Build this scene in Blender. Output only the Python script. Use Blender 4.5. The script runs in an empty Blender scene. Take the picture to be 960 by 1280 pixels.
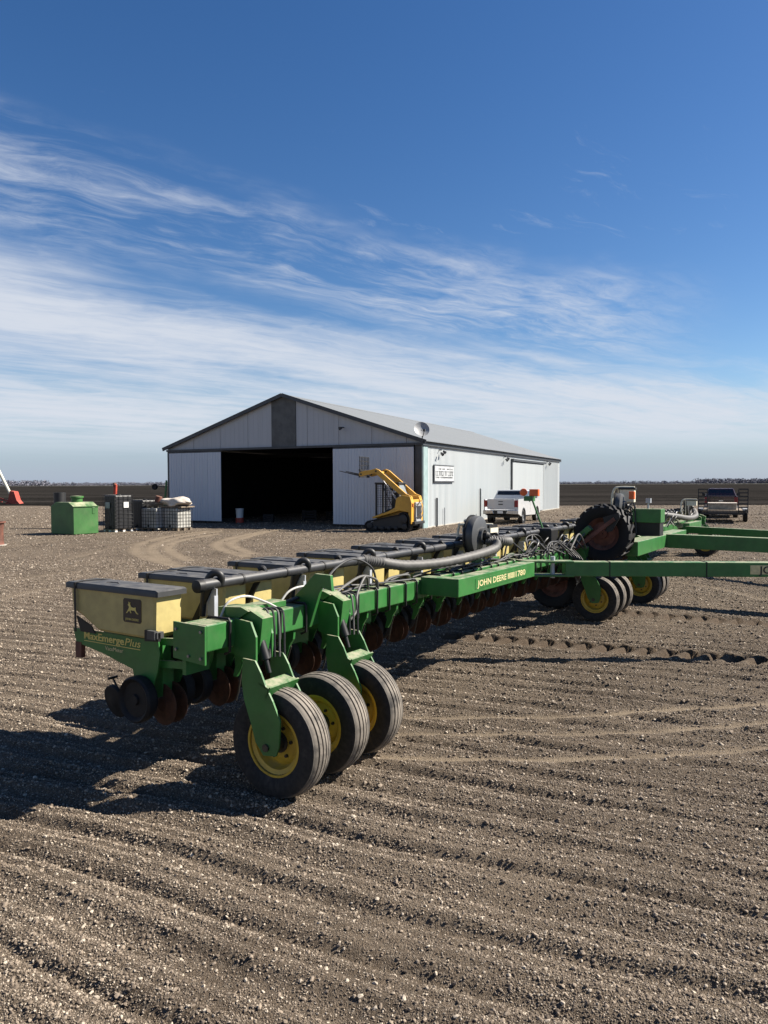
import bpy, math, random
import numpy as np
from mathutils import Vector, Matrix, Euler
R = math.radians
random.seed(7)
sc = bpy.context.scene
COL = sc.collection

# ------------------------------------------------------------------ camera
CAM_H, F_PX, HORIZON = 2.15, 900.0, 605.0
cam_d = bpy.data.cameras.new('camera')
cam_d.sensor_fit = 'VERTICAL'; cam_d.sensor_height = 36.0; cam_d.sensor_width = 27.0
cam_d.lens = 36.0 * F_PX / 1280.0
cam_d.clip_start = 0.05; cam_d.clip_end = 12000
cam = bpy.data.objects.new('camera', cam_d); COL.objects.link(cam)
cam.location = (0, 0, CAM_H)
PITCH = math.atan((640 - HORIZON) / F_PX)
cam.matrix_world = Matrix.Translation((0, 0, CAM_H)) @ Matrix.Rotation(R(90) - PITCH, 4, 'X') @ Matrix.Rotation(R(-0.18), 4, 'Z')
sc.camera = cam

# ------------------------------------------------------------------ light
SUN_EL = R(40)
SUN_H = Vector((1.0, 0.15, 0)).normalized()          # horizontal direction towards the sun
sun_dir = Vector((SUN_H.x * math.cos(SUN_EL), SUN_H.y * math.cos(SUN_EL), math.sin(SUN_EL)))
sd = bpy.data.lights.new('sun', 'SUN'); sd.energy = 5.0; sd.angle = R(0.53); sd.color = (1.0, 0.93, 0.82)
sun = bpy.data.objects.new('sun', sd); COL.objects.link(sun)
sun.rotation_euler = sun_dir.to_track_quat('Z', 'Y').to_euler(); sun.location = (40, 0, 60)

sc.view_settings.view_transform = 'Standard'; sc.view_settings.look = 'None'
sc.view_settings.exposure = 1.3; sc.view_settings.gamma = 1.0

class V:
    """tiny node-maths wrapper"""
    nt = None
    def __init__(s, sock): s.s = sock
    @staticmethod
    def m(op, *a, clamp=False):
        n = V.nt.nodes.new('ShaderNodeMath'); n.operation = op; n.use_clamp = clamp
        for i, x in enumerate(a):
            if isinstance(x, V): V.nt.links.new(x.s, n.inputs[i])
            else: n.inputs[i].default_value = x
        return V(n.outputs[0])
    def __add__(s, o): return V.m('ADD', s, o)
    def __radd__(s, o): return V.m('ADD', o, s)
    def __sub__(s, o): return V.m('SUBTRACT', s, o)
    def __rsub__(s, o): return V.m('SUBTRACT', o, s)
    def __mul__(s, o): return V.m('MULTIPLY', s, o)
    def __rmul__(s, o): return V.m('MULTIPLY', o, s)
    def __truediv__(s, o): return V.m('DIVIDE', s, o)
    def smooth(s, a, b):
        n = V.nt.nodes.new('ShaderNodeMapRange'); n.interpolation_type = 'SMOOTHSTEP'
        V.nt.links.new(s.s, n.inputs[0]); 
        for i, x in ((1, a), (2, b)):
            if isinstance(x, V): V.nt.links.new(x.s, n.inputs[i])
            else: n.inputs[i].default_value = x
        return V(n.outputs[0])
def vec(x, y, z):
    n = V.nt.nodes.new('ShaderNodeCombineXYZ')
    for i, a in enumerate((x, y, z)):
        if isinstance(a, V): V.nt.links.new(a.s, n.inputs[i])
        else: n.inputs[i].default_value = a
    return n.outputs[0]
def noise(co, scale, detail=5, rough=.55, dist=0.0):
    n = V.nt.nodes.new('ShaderNodeTexNoise')
    if co is not None: V.nt.links.new(co, n.inputs['Vector'])
    n.inputs['Scale'].default_value = scale; n.inputs['Detail'].default_value = detail
    n.inputs['Roughness'].default_value = rough; n.inputs['Distortion'].default_value = dist
    return V(n.outputs['Fac'])
def mix(fac, a, b):
    n = V.nt.nodes.new('ShaderNodeMix'); n.data_type = 'RGBA'
    if isinstance(fac, V): V.nt.links.new(fac.s, n.inputs[0])
    else: n.inputs[0].default_value = fac
    for i, x in ((6, a), (7, b)):
        if hasattr(x, 'is_linked') : V.nt.links.new(x, n.inputs[i])
        else: n.inputs[i].default_value = (x[0], x[1], x[2], 1)
    return n.outputs[2]

# ------------------------------------------------------------------ sky
world = bpy.data.worlds.new('World'); sc.world = world; world.use_nodes = True
V.nt = nt = world.node_tree; nt.nodes.clear()
sky = nt.nodes.new('ShaderNodeTexSky'); sky.sky_type = 'NISHITA'; sky.sun_disc = False
sky.sun_elevation = SUN_EL; sky.sun_rotation = math.atan2(SUN_H.x, SUN_H.y)
sky.altitude = 300; sky.air_density = 1.0; sky.dust_density = 0.35; sky.ozone_density = 2.2
tc = nt.nodes.new('ShaderNodeTexCoord')
sp = nt.nodes.new('ShaderNodeSeparateXYZ'); nt.links.new(tc.outputs['Generated'], sp.inputs[0])
dx, dy, dz = V(sp.outputs[0]), V(sp.outputs[1]), V(sp.outputs[2])
el = V.m('ARCSINE', dz) * (180 / math.pi)
az = V.m('ARCTAN2', dx, dy) * (180 / math.pi)
azc = V.m('MAXIMUM', V.m('MINIMUM', az, 34.0), -34.0)   # bands hold their height outside the view
zz = V.m('MAXIMUM', dz, 0.0) + 0.06
px, py = dx / zz, dy / zz                       # cloud-deck coordinates
# wind-drawn axes of the cirrus
ca, sa = math.cos(R(-34)), math.sin(R(-34))
u, v = px * ca - py * sa, px * sa + py * ca
warp = noise(vec(px, py, 3.1), .9, 4, .6)
fib = noise(vec(u * .34 + warp * 1.1, v * 1.5 + warp * .8, 0), 1.9, 9, .64, .35)
fine = noise(vec(u * .9, v * 3.2 + warp * 1.6, 5), 3.2, 8, .68, .5)
soft = noise(vec(px * .5, py * .5, 9), 1.1, 5, .55, .3)
big = noise(vec(az * .05, el * .12, 2), 1.0, 4, .6)
# upper streak: slopes from high on the left to low on the right
c1 = 16.2 - azc * 0.20
d1 = (el - c1 + (big - .5) * 9.0)
band1 = V.m('MULTIPLY', d1.smooth(-6.0, -1.2), 1.0 - d1.smooth(0.4, 4.6)) * (1.0 - az.smooth(13, 27))
s1 = band1 * (fib * .62 + fine * .38).smooth(.38, .68) * .74
# lower bank
top2 = 12.0 - azc * 0.155
d2 = (top2 - el + (big - .5) * 6.0 + (fib - .5) * 5.0)
base2 = el.smooth(1.4, 4.6)
bank = d2.smooth(-1.4, 3.2) * base2
s2 = bank * (soft * .45 + fib * .40 + fine * .15).smooth(.26, .60) * .93
# thin wisps
s3 = el.smooth(13, 20) * (fine * .55 + soft * .45).smooth(.585, .74) * .30
haze_f = (1.0 - el.smooth(-1, 9)) * .80
cl = V.m('MAXIMUM', V.m('MAXIMUM', s1, s2), s3)
cl = V.m('MINIMUM', cl, 0.93)
hsv = nt.nodes.new('ShaderNodeHueSaturation'); hsv.inputs['Saturation'].default_value = 1.29; hsv.inputs['Value'].default_value = .95
hsv.inputs['Hue'].default_value = 0.507
nt.links.new(sky.outputs[0], hsv.inputs['Color'])
base = mix(haze_f, hsv.outputs[0], (2.7, 3.5, 5.2))
colr = mix(cl, base, (5.7, 6.05, 6.7))
bg = nt.nodes.new('ShaderNodeBackground'); bg.inputs['Strength'].default_value = 0.05
nt.links.new(colr, bg.inputs['Color'])
wo = nt.nodes.new('ShaderNodeOutputWorld'); nt.links.new(bg.outputs[0], wo.inputs['Surface'])

# ------------------------------------------------------------------ materials
def new_mat(name):
    m = bpy.data.materials.new(name); m.use_nodes = True
    V.nt = m.node_tree
    b = m.node_tree.nodes['Principled BSDF']
    return m, m.node_tree, b
def texco(kind='Object'):
    t = V.nt.nodes.new('ShaderNodeTexCoord'); return t.outputs[kind]
def bump(b, h, strength=.3, dist=.01):
    n = V.nt.nodes.new('ShaderNodeBump'); n.inputs['Strength'].default_value = strength; n.inputs['Distance'].default_value = dist
    V.nt.links.new(h.s, n.inputs['Height']); V.nt.links.new(n.outputs[0], b.inputs['Normal'])
def mat(name, col, rough=.5, metal=0.0, var=.25, scale=6.0, dust=0.0, dustcol=(.30, .25, .19), spec=.5, grime=None, bmp=0.0, coat=0.0):
    m, nt, b = new_mat(name)
    col = tuple(c_ * .8 for c_ in col); dustcol = tuple(c_ * .8 for c_ in dustcol); grime = tuple(c_ * .8 for c_ in grime) if grime else None
    co = texco('Object')
    n1 = noise(co, scale, 6, .6)
    dark = tuple(c * (1 - var) for c in col); lite = tuple(min(1, c * (1 + var)) for c in col)
    c = mix(n1.smooth(.3, .7), dark, lite)
    if grime:
        n3 = noise(co, scale * .7, 8, .7)
        c = mix(n3.smooth(.55, .72) * .75, c, grime)
    if dust > 0:
        g = nt.nodes.new('ShaderNodeNewGeometry'); s = nt.nodes.new('ShaderNodeSeparateXYZ')
        nt.links.new(g.outputs['Normal'], s.inputs[0])
        up = V(s.outputs[2]).smooth(.35, .95)
        n2 = noise(co, scale * 2.3, 8, .7)
        f = V.m('MINIMUM', (up * .95 + .05) * n2.smooth(.30, .66) * dust, 1.0)
        c = mix(f, c, dustcol)
        rr = f * (.9 - rough) + rough
        nt.links.new(rr.s, b.inputs['Roughness'])
    else:
        b.inputs['Roughness'].default_value = rough
    nt.links.new(c, b.inputs['Base Color'])
    b.inputs['Metallic'].default_value = metal
    b.inputs['Specular IOR Level'].default_value = spec
    if coat: b.inputs['Coat Weight'].default_value = coat
    if bmp: bump(b, noise(co, scale * 6, 5, .6), bmp, .004)
    return m
M = {}
M['green'] = mat('machinery_green_paint', (.024, .150, .030), .38, 0, .16, 4, 1.0, (.34, .32, .22), bmp=.06)
M['green_old'] = mat('faded_green_paint', (.030, .135, .026), .5, 0, .22, 1.2, .9, (.46, .43, .30), grime=(.075, .16, .05))
M['hopper'] = mat('yellowed_hopper_plastic', (.48, .39, .15), .55, 0, .14, 7, .25, (.42, .36, .22), grime=(.38, .31, .14), bmp=.05)
M['lid'] = mat('dusty_black_lid_plastic', (.034, .035, .037), .5, 0, .2, 5, .55, (.19, .18, .165))
M['black'] = mat('black_plastic', (.012, .012, .013), .5, 0, .25, 9, .28, (.14, .125, .105), spec=.35)
M['tube'] = mat('dusty_vacuum_pipe', (.026, .027, .030), .42, 0, .2, 8, .4, (.20, .185, .165))
M['hose'] = mat('rubber_hose', (.015, .015, .016), .5, 0, .2, 14, .2, (.2, .18, .15))
M['hose_grey'] = mat('grey_ribbed_hose', (.085, .083, .080), .6, 0, .2, 12, .5, (.22, .2, .18))
M['hose_pale'] = mat('pale_hose', (.46, .45, .42), .5, 0, .15, 12, .3)
M['rubber'] = mat('dusty_tyre_rubber', (.050, .048, .046), .72, 0, .25, 5, .85, (.21, .185, .155), spec=.3, grime=(.105, .092, .078), bmp=.1)
def tread_mat(name, r0):
    m, nt, b = new_mat(name)
    co = texco('Object'); sp_ = nt.nodes.new('ShaderNodeSeparateXYZ'); nt.links.new(co, sp_.inputs[0])
    rad = V.m('SQRT', V(sp_.outputs[0]) * V(sp_.outputs[0]) + V(sp_.outputs[2]) * V(sp_.outputs[2]))
    n1 = noise(co, 7, 7, .65); n2 = noise(co, 30, 5, .6)
    f = rad.smooth(r0 - .024, r0 - .004) * n1.smooth(.22, .62)
    c = mix(n2.smooth(.3, .7), (.013, .013, .014), (.026, .025, .024))
    c = mix(n1.smooth(.5, .75) * .5, c, (.085, .074, .062))
    c = mix(f * .85, c, (.235, .205, .17))
    nt.links.new(c, b.inputs['Base Color']); b.inputs['Roughness'].default_value = .78; b.inputs['Specular IOR Level'].default_value = .3
    bump(b, n2, .15, .004)
    return m
M['rubber_tread'] = tread_mat('dusty_ribbed_tread', .372)
M['rubber_clean'] = mat('tyre_rubber', (.012, .012, .013), .65, 0, .25, 6, .22, (.12, .105, .09), spec=.25)
M['rim'] = mat('yellow_rim_paint', (.56, .37, .035), .45, 0, .15, 8, .45, (.33, .26, .15), grime=(.30, .19, .04))
M['steel'] = mat('bare_steel', (.36, .36, .37), .38, .85, .2, 12, .2)
M['galv'] = mat('galvanised_plate', (.48, .50, .54), .5, .25, .12, 9, .15)
M['rust'] = mat('rusty_disc_steel', (.06, .024, .012), .62, .3, .4, 14, .1, grime=(.045, .022, .014), bmp=.12)
M['rustred'] = mat('red_brown_oxide', (.15, .055, .035), .7, .1, .4, 6, .3, grime=(.06, .03, .02))
M['decal'] = mat('cream_decal', (.66, .58, .30), .5, 0, .12, 20, .1, grime=(.42, .36, .20))
M['decal_dark'] = mat('dark_decal', (.028, .018, .012), .45, 0, .2, 12)
M['decal_gold'] = mat('gold_decal', (.74, .60, .17), .45, 0, .1, 20)
M['letter'] = mat('black_lettering', (.015, .016, .014), .5, 0, .1, 20)
M['greasy'] = mat('greasy_hub_steel', (.05, .045, .035), .5, .3, .4, 14, .2)
M['grey_fan'] = mat('grey_fan_casing', (.055, .057, .06), .45, 0, .15, 6, .35, (.26, .25, .23))
M['cream'] = mat('cream_paint', (.70, .66, .52), .5, 0, .12, 8, .3)
M['orange'] = mat('orange_lens', (.80, .13, .02), .35, 0, .12, 8)
M['redpaint'] = mat('faded_red_paint', (.42, .055, .03), .55, 0, .25, 5, .3)
M['yellow'] = mat('loader_yellow_paint', (.66, .35, .035), .42, 0, .14, 3, .3, grime=(.40, .23, .05))
M['grey'] = mat('grey_paint', (.32, .33, .34), .5, 0, .15, 4, .25)
M['white_car'] = mat('white_car_paint', (.60, .61, .62), .22, 0, .02, 2, .05, coat=.5)
M['maroon'] = mat('dark_maroon_paint', (.045, .016, .017), .25, 0, .15, 2, .15, coat=.6)
M['chrome'] = mat('chrome', (.62, .63, .65), .22, .95, .1, 4)
M['redlens'] = mat('tail_lamp_lens', (.22, .012, .018), .18, 0, .1, 8)
M['plastic_dk'] = mat('charcoal_trim', (.017, .0175, .019), .55, 0, .15, 6)
M['tote'] = mat('cloudy_tote_plastic', (.50, .49, .45), .45, 0, .2, 2.2, .1, grime=(.30, .28, .24))
M['tote_black'] = mat('black_tote_plastic', (.014, .014, .016), .45, 0, .2, 2, .15)
M['tarp'] = mat('pale_tarp', (.62, .55, .47), .8, 0, .22, 3.5, 0, grime=(.30, .25, .22), bmp=.2)
M['wood'] = mat('weathered_wood', (.23, .18, .13), .8, 0, .3, 9, 0, grime=(.12, .09, .07))
M['wood_pale'] = mat('pale_plywood', (.36, .32, .25), .8, 0, .3, 5)
M['label'] = mat('white_label', (.8, .8, .78), .6, 0, .05, 20)
M['concrete'] = mat('concrete', (.42, .39, .34), .85, 0, .15, 3, 0)
M['shade_int'] = mat('painted_shade_interior', (.020, .020, .021), .8, 0, .3, 1.0)  # near-black base colour carries the gloom of the unlit shed inside
M['grey_panel'] = mat('dark_gable_panel', (.105, .108, .105), .7, 0, .22, 1.6, 0, grime=(.06, .062, .062))

def panel_mat(name, col, stain, sc_=1.0, rough=.45):
    m, nt, b = new_mat(name)
    co = texco('Object')
    mp = nt.nodes.new('ShaderNodeMapping'); mp.inputs['Scale'].default_value = (1.6, 1.6, .10); nt.links.new(co, mp.inputs[0])
    st = noise(mp.outputs[0], 2.2 * sc_, 6, .62)
    oi = nt.nodes.new('ShaderNodeObjectInfo')
    r = V(oi.outputs['Random'])
    c = mix(st.smooth(.42, .78) * .55, col, stain)
    c = mix(r * .16, c, tuple(x * .72 for x in col))
    nt.links.new(c, b.inputs['Base Color']); b.inputs['Roughness'].default_value = rough
    return m
M['wall_side'] = panel_mat('white_ribbed_steel', (.455, .48, .485), (.375, .435, .455))
M['wall_front'] = panel_mat('pale_ribbed_steel', (.52, .545, .58), (.45, .47, .51))
M['gable'] = panel_mat('grey_ribbed_steel', (.37, .38, .395), (.31, .32, .33))
M['roof'] = panel_mat('galvanised_roof_steel', (.165, .175, .18), (.12, .13, .13), .6, .6)
M['trim'] = mat('dark_steel_trim', (.055, .060, .068), .5, .2, .2, 2, .1)
M['teal'] = mat('teal_corner_trim', (.30, .40, .40), .5, 0, .1, 3)

def glass_mat(name, col, rough=.04):
    m, nt, b = new_mat(name)
    b.inputs['Base Color'].default_value = (*col, 1); b.inputs['Roughness'].default_value = rough
    b.inputs['Specular IOR Level'].default_value = .7
    return m
M['glass'] = glass_mat('dark_window_glass', (.012, .014, .018))
def clear_glass(name):
    m, nt, b = new_mat(name)
    b.inputs['Base Color'].default_value = (.55, .62, .66, 1); b.inputs['Roughness'].default_value = .05
    b.inputs['Alpha'].default_value = .35
    return m
M['clear'] = clear_glass('loader_window_glass')

# ------------------------------------------------------------------ mesh helpers
class MB:
    def __init__(s): s.v = []; s.f = []
    def add(s, vs, fs):
        o = len(s.v); s.v += [tuple(p) for p in vs]; s.f += [tuple(i + o for i in f) for f in fs]; return s
    def box(s, x0, x1, y0, y1, z0, z1):
        return s.add([(x0, y0, z0), (x1, y0, z0), (x1, y1, z0), (x0, y1, z0), (x0, y0, z1), (x1, y0, z1), (x1, y1, z1), (x0, y1, z1)],
                     [(0, 3, 2, 1), (4, 5, 6, 7), (0, 1, 5, 4), (1, 2, 6, 5), (2, 3, 7, 6), (3, 0, 4, 7)])
    def prism(s, poly, axis, a, b):
        n = len(poly)
        def P(p, t):
            return {'x': (t, p[0], p[1]), 'y': (p[0], t, p[1]), 'z': (p[0], p[1], t)}[axis]
        area = sum(poly[i][0] * poly[(i + 1) % n][1] - poly[(i + 1) % n][0] * poly[i][1] for i in range(n))
        if (area < 0) ^ (axis == 'y'): poly = poly[::-1]
        vs = [P(p, a) for p in poly] + [P(p, b) for p in poly]
        fs = [tuple(range(n - 1, -1, -1)), tuple(range(n, 2 * n))] + [(i, (i + 1) % n, n + (i + 1) % n, n + i) for i in range(n)]
        if b < a: fs = [f[::-1] for f in fs]
        return s.add(vs, fs)
    def beam(s, p0, p1, w, h, up=(0, 0, 1)):
        p0, p1 = Vector(p0), Vector(p1); d = (p1 - p0).normalized(); up = Vector(up)
        sx = d.cross(up).normalized(); uz = sx.cross(d)
        vs = []
        for p in (p0, p1):
            for a, b in ((-1, -1), (1, -1), (1, 1), (-1, 1)): vs.append(p + sx * (a * w / 2) + uz * (b * h / 2))
        return s.add(vs, [(0, 1, 2, 3), (7, 6, 5, 4), (0, 4, 5, 1), (1, 5, 6, 2), (2, 6, 7, 3), (3, 7, 4, 0)])
    def tube(s, pts, r, n=8, caps=True):
        pts = [Vector(p) for p in pts]; k = len(pts)
        rr = r if isinstance(r, (list, tuple)) else [r] * k
        prev = None; vs = []
        for i, p in enumerate(pts):
            d = (pts[min(i + 1, k - 1)] - pts[max(i - 1, 0)]).normalized()
            if prev is None:
                a = Vector((0, 0, 1)) if abs(d.z) < .9 else Vector((1, 0, 0)); nx = d.cross(a).normalized()
            else:
                nx = (prev - d * prev.dot(d)).normalized()
            prev = nx; ny = d.cross(nx)
            for j in range(n):
                t = 2 * math.pi * j / n; vs.append(p + (nx * math.cos(t) + ny * math.sin(t)) * rr[i])
        fs = [(i * n + j, i * n + (j + 1) % n, (i + 1) * n + (j + 1) % n, (i + 1) * n + j) for i in range(k - 1) for j in range(n)]
        if caps: fs += [tuple(range(n - 1, -1, -1)), tuple(range((k - 1) * n, k * n))]
        return s.add(vs, fs)
    def lathe(s, prof, c=(0, 0, 0), axis=(0, 1, 0), n=24, closed=False):
        ax = Vector(axis).normalized(); a = Vector((0, 0, 1)) if abs(ax.z) < .9 else Vector((1, 0, 0))
        e1 = ax.cross(a).normalized(); e2 = ax.cross(e1); c = Vector(c); k = len(prof); vs = []
        for r, t in prof:
            for j in range(n):
                q = 2 * math.pi * j / n; vs.append(c + ax * t + (e1 * math.cos(q) + e2 * math.sin(q)) * r)
        m = k if closed else k - 1
        fs = [(i * n + j, i * n + (j + 1) % n, ((i + 1) % k) * n + (j + 1) % n, ((i + 1) % k) * n + j) for i in range(m) for j in range(n)]
        if not closed: fs += [tuple(range(n - 1, -1, -1)), tuple(range((k - 1) * n, k * n))]
        return s.add(vs, fs)
    def cyl(s, p0, p1, r, n=16):
        d = Vector(p1) - Vector(p0); return s.lathe([(r, 0), (r, d.length)], p0, d, n)
    def mesh(s, name, smooth=False):
        me = bpy.data.meshes.new(name); me.from_pydata(s.v, [], s.f); me.update()
        if smooth: shade(me, smooth)
        return me
    def build(s, name, m, parent=None, loc=None, smooth=False, bevel=0.0):
        return place(name, s.mesh(name, smooth), m, parent, loc, bevel)
def shade(me, ang=40):
    if ang is True: ang = 40
    me.shade_smooth()
    try: me.set_sharp_from_angle(angle=R(ang))
    except Exception: pass
def place(name, me, m, parent=None, loc=None, bevel=0.0, rot=None):
    if m is not None and not me.materials: me.materials.append(M[m] if isinstance(m, str) else m)
    o = bpy.data.objects.new(name, me); COL.objects.link(o)
    if parent is not None: o.parent = parent
    if loc is not None: o.location = loc
    if rot is not None: o.rotation_euler = rot
    if bevel:
        b = o.modifiers.new('bevel', 'BEVEL'); b.width = bevel; b.segments = 2; b.limit_method = 'ANGLE'; b.angle_limit = R(50)
    return o
def tag(o, label, cat, group=None, kind=None):
    if label: o['label'] = label
    if cat: o['category'] = cat
    if group: o['group'] = group
    if kind: o['kind'] = kind
    return o
def empty(name, loc, rz=0, rx=0):
    o = bpy.data.objects.new(name, None); COL.objects.link(o); o.empty_display_size = .2
    o.location = loc; o.rotation_euler = (rx, 0, rz); return o
def copy_tree(o, parent=None):
    c = o.copy(); COL.objects.link(c)
    if parent is not None: c.parent = parent
    for ch in list(o.children): copy_tree(ch, c)
    return c
def spline(pts, n=8):
    P = [Vector(p) for p in pts]; P = [P[0] * 2 - P[1]] + P + [P[-1] * 2 - P[-2]]; out = []
    for i in range(1, len(P) - 2):
        for k in range(n):
            t = k / n; a, b, c, d = P[i - 1], P[i], P[i + 1], P[i + 2]
            out.append(.5 * ((2 * b) + (c - a) * t + (2 * a - 5 * b + 4 * c - d) * t * t + (3 * b - a - 3 * c + d) * t ** 3))
    out.append(P[-2]); return out
def text(body, size, m, parent, mw, name='lettering', shear=0.0, extrude=.0015, width=None, bold=0.0):
    """flat lettering: mw maps text x/y/z into the parent's space; width = wanted length"""
    cu = bpy.data.curves.new(name, 'FONT'); cu.body = body; cu.size = size; cu.shear = shear; cu.extrude = extrude; cu.resolution_u = 3; cu.offset = bold
    t = bpy.data.objects.new(name, cu); COL.objects.link(t)
    dg = bpy.context.evaluated_depsgraph_get(); dg.update()
    me = bpy.data.meshes.new_from_object(t.evaluated_get(dg)); me.name = name
    bpy.data.objects.remove(t); bpy.data.curves.remove(cu)
    if width:
        xs = [v.co.x for v in me.vertices]; k = width / (max(xs) - min(xs)); x0 = min(xs)
        for v in me.vertices: v.co.x = (v.co.x - x0) * k
    me.transform(mw); me.materials.clear()
    return place(name, me, m, parent)
def frame_mat(o, ex, ey):
    ex, ey = Vector(ex).normalized(), Vector(ey).normalized(); ez = ex.cross(ey)
    m = Matrix.Identity(4)
    for i in range(3): m[i][0], m[i][1], m[i][2], m[i][3] = ex[i], ey[i], ez[i], o[i]
    return m

# ------------------------------------------------------------------ ground
rng = np.random.default_rng(5)
_tab = rng.random((512, 512))
def vnoise(x, y):
    xi = np.floor(x).astype(int); yi = np.floor(y).astype(int); fx = x - xi; fy = y - yi
    fx = fx * fx * (3 - 2 * fx); fy = fy * fy * (3 - 2 * fy)
    g = lambda a, b: _tab[a % 512, b % 512]
    return (g(xi, yi) * (1 - fx) + g(xi + 1, yi) * fx) * (1 - fy) + (g(xi, yi + 1) * (1 - fx) + g(xi + 1, yi + 1) * fx) * fy
def fbm(x, y, o=4):
    s = 0; a = .5
    for i in range(o): s = s + a * vnoise(x * 2 ** i + 17 * i, y * 2 ** i + 31 * i); a *= .5
    return s
def gbase(y):
    t = np.clip((np.asarray(y, float) - 4.5) / 9.5, 0, 1); return -.15 * t * t * (3 - 2 * t)
def unproj(pxx, pyy):
    """ground point under a photo pixel, used once to lay out wheel tracks in world metres"""
    d = 10.0
    for _ in range(12): d = (CAM_H - float(gbase(d))) * F_PX / (pyy - 605.0)
    return ((pxx - 480) / F_PX * d, d)
def seg_dist(X, Y, pts):
    """distance to a polyline, signed cross offset and arc length"""
    best = np.full(X.shape, 1e9); along = np.zeros(X.shape); cross = np.zeros(X.shape); acc = 0.0
    for (x0, y0), (x1, y1) in zip(pts[:-1], pts[1:]):
        L = math.hypot(x1 - x0, y1 - y0); ux, uy = (x1 - x0) / L, (y1 - y0) / L
        t = np.clip((X - x0) * ux + (Y - y0) * uy, 0, L)
        d = np.hypot(X - x0 - t * ux, Y - y0 - t * uy)
        m = d < best
        best[m] = d[m]; along[m] = (acc + t)[m]; cross[m] = (-(X - x0) * uy + (Y - y0) * ux)[m]; acc += L
    return best, cross, along
def curve2(pts): return [(p.x, p.y) for p in spline([(a, b, 0) for a, b in pts], 8)]
LIGHT = [curve2([unproj(*p) for p in q]) for q in (
    [(330, 905), (500, 901), (715, 900), (830, 892), (960, 885), (1200, 860)],
    [(330, 926), (480, 922), (730, 922), (830, 919), (960, 909), (1200, 890)],
    [(330, 950), (480, 952), (690, 955), (830, 950), (960, 942), (1200, 920)])]
CURL = [curve2([unproj(*p) for p in q]) for q in (
    [(217, 706), (185, 697), (170, 688), (181, 677), (221, 668), (262, 663)],
    [(228, 709), (203, 697), (190, 686), (203, 677), (239, 668), (276, 663.5)],
    [(308, 695), (283, 688), (272, 681), (283, 674), (323, 665), (352, 662)],
    [(316, 692), (294, 683), (290, 677), (312, 670), (338, 664), (365, 661.5)],
    [(236, 700), (216, 690), (212, 682), (226, 675), (270, 667)])]
FAR = [curve2([unproj(*p) for p in q]) for q in (
    [(960, 752), (900, 737), (835, 728)], [(-40, 690), (60, 676), (150, 670), (300, 668)], [(-40, 705), (70, 700), (140, 684), (215, 672)],
    [(-20, 660), (30, 656), (60, 650)], [(-40, 645), (60, 641)],
    [(560, 690), (620, 672), (700, 664), (860, 656)], [(700, 652), (800, 646), (990, 642)], [(690, 648), (800, 642), (990, 639)],
    [(-30, 735), (70, 716), (150, 712)], [(-30, 755), (60, 735), (150, 728)], [(240, 664), (340, 668), (450, 672), (560, 668)], [(250, 670), (350, 675), (470, 680)])]
SV = (math.cos(R(31.5)), -math.sin(R(31.5)))
a0 = unproj(600, 800); LUG1 = [(a0[0] - .3, a0[1] + .14), (a0[0] + 3.24, a0[1] - 1.5), (a0[0] + 6.6, a0[1] - 3.4)]
b0 = unproj(775, 768); LUG2 = [(b0[0] - .4, b0[1] + .25), (b0[0] + 2.2, b0[1] - 1.25), (b0[0] + 6, b0[1] - 3.6)]

def axis_grid(lo, hi, step, far, g, gfar=1.12, mid=None):
    a = list(np.arange(lo, hi, step)); s = step; x = a[-1]
    while x < far:
        s *= g if (mid is None or x < mid) else gfar
        x += s; a.append(x)
    return a
ypos = axis_grid(1.2, 9.0, .022, 4200, 1.012, 1.12, 85)
xp = axis_grid(0, 5.2, .036, 4200, 1.028, 1.12, 45)
ys = np.array([-60, -20, -8, -3, -1, 0, .6, 1.0] + ypos); xs = np.array([-x for x in xp[:0:-1]] + xp)
X, Y = np.meshgrid(xs, ys)
near = np.clip((46 - Y) / 25, 0, 1) * np.clip((16 - np.abs(X)) / 8, 0, 1)
wx = (fbm(X * .35, Y * .35, 2) - .4) * .40
q = X * .387 + Y * .922 + wx
amp = .35 + 1.15 * fbm(X * .45 + 9, Y * .45, 3)
def ridge(t): 
    f = t - np.floor(t); return np.where(f < .32, np.sin(f / .32 * math.pi / 2) ** 1.3, np.cos((f - .32) / .68 * math.pi / 2)) - .55
H = ridge(q / .33) * .044 * amp + ridge(q / .125 + fbm(X * .7, Y * .7, 2) * .8) * .019
H = H + (fbm(X * 5, Y * 5, 3) - .45) * .022 + (fbm(X * 15, Y * 15, 2) - .4) * .012
H = H * near
track = np.zeros_like(X)
lit_w = fbm(X * 2.5, Y * 14, 3)
for P, w, s in [(p, .052, .95) for p in LIGHT] + [(p, .24, .95) for p in CURL] + [(p, .16, .5) for p in FAR]:
    d, c, al = seg_dist(X, Y, P)
    k = np.exp(-(d / w) ** 4); H = H * (1 - .9 * np.exp(-(d / (w * 1.8)) ** 4)); track = np.maximum(track, k * s * np.clip(.30 + 1.4 * lit_w, 0, 1))
    H = H - .008 * k + .010 * np.exp(-((d - w * 1.5) / (w * .5)) ** 2) * near
fresh = np.zeros_like(X)
for P, s in ((LUG1, 1.0), (LUG2, .9)):
    d, c, al = seg_dist(X, Y, P)
    k = np.exp(-(d / .27) ** 4)
    ph1 = al / .26 + np.abs(c + .0) * 1.8 + fbm(X * 3, Y * 3, 2) * .25
    lug = .5 + .5 * np.cos(2 * math.pi * (ph1 + np.where(c > 0, .5, 0)))
    lug = np.clip((lug - .35) * 1.9, 0, 1)
    H = H * (1 - k) + s * k * (-.045 + .105 * lug * (0.7 + .5 * fbm(X * 6, Y * 6, 2)))
    fresh = np.maximum(fresh, k * .9)
Z = gbase(Y) + H
ny, nx = X.shape
me = bpy.data.meshes.new('gravel_yard')
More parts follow.
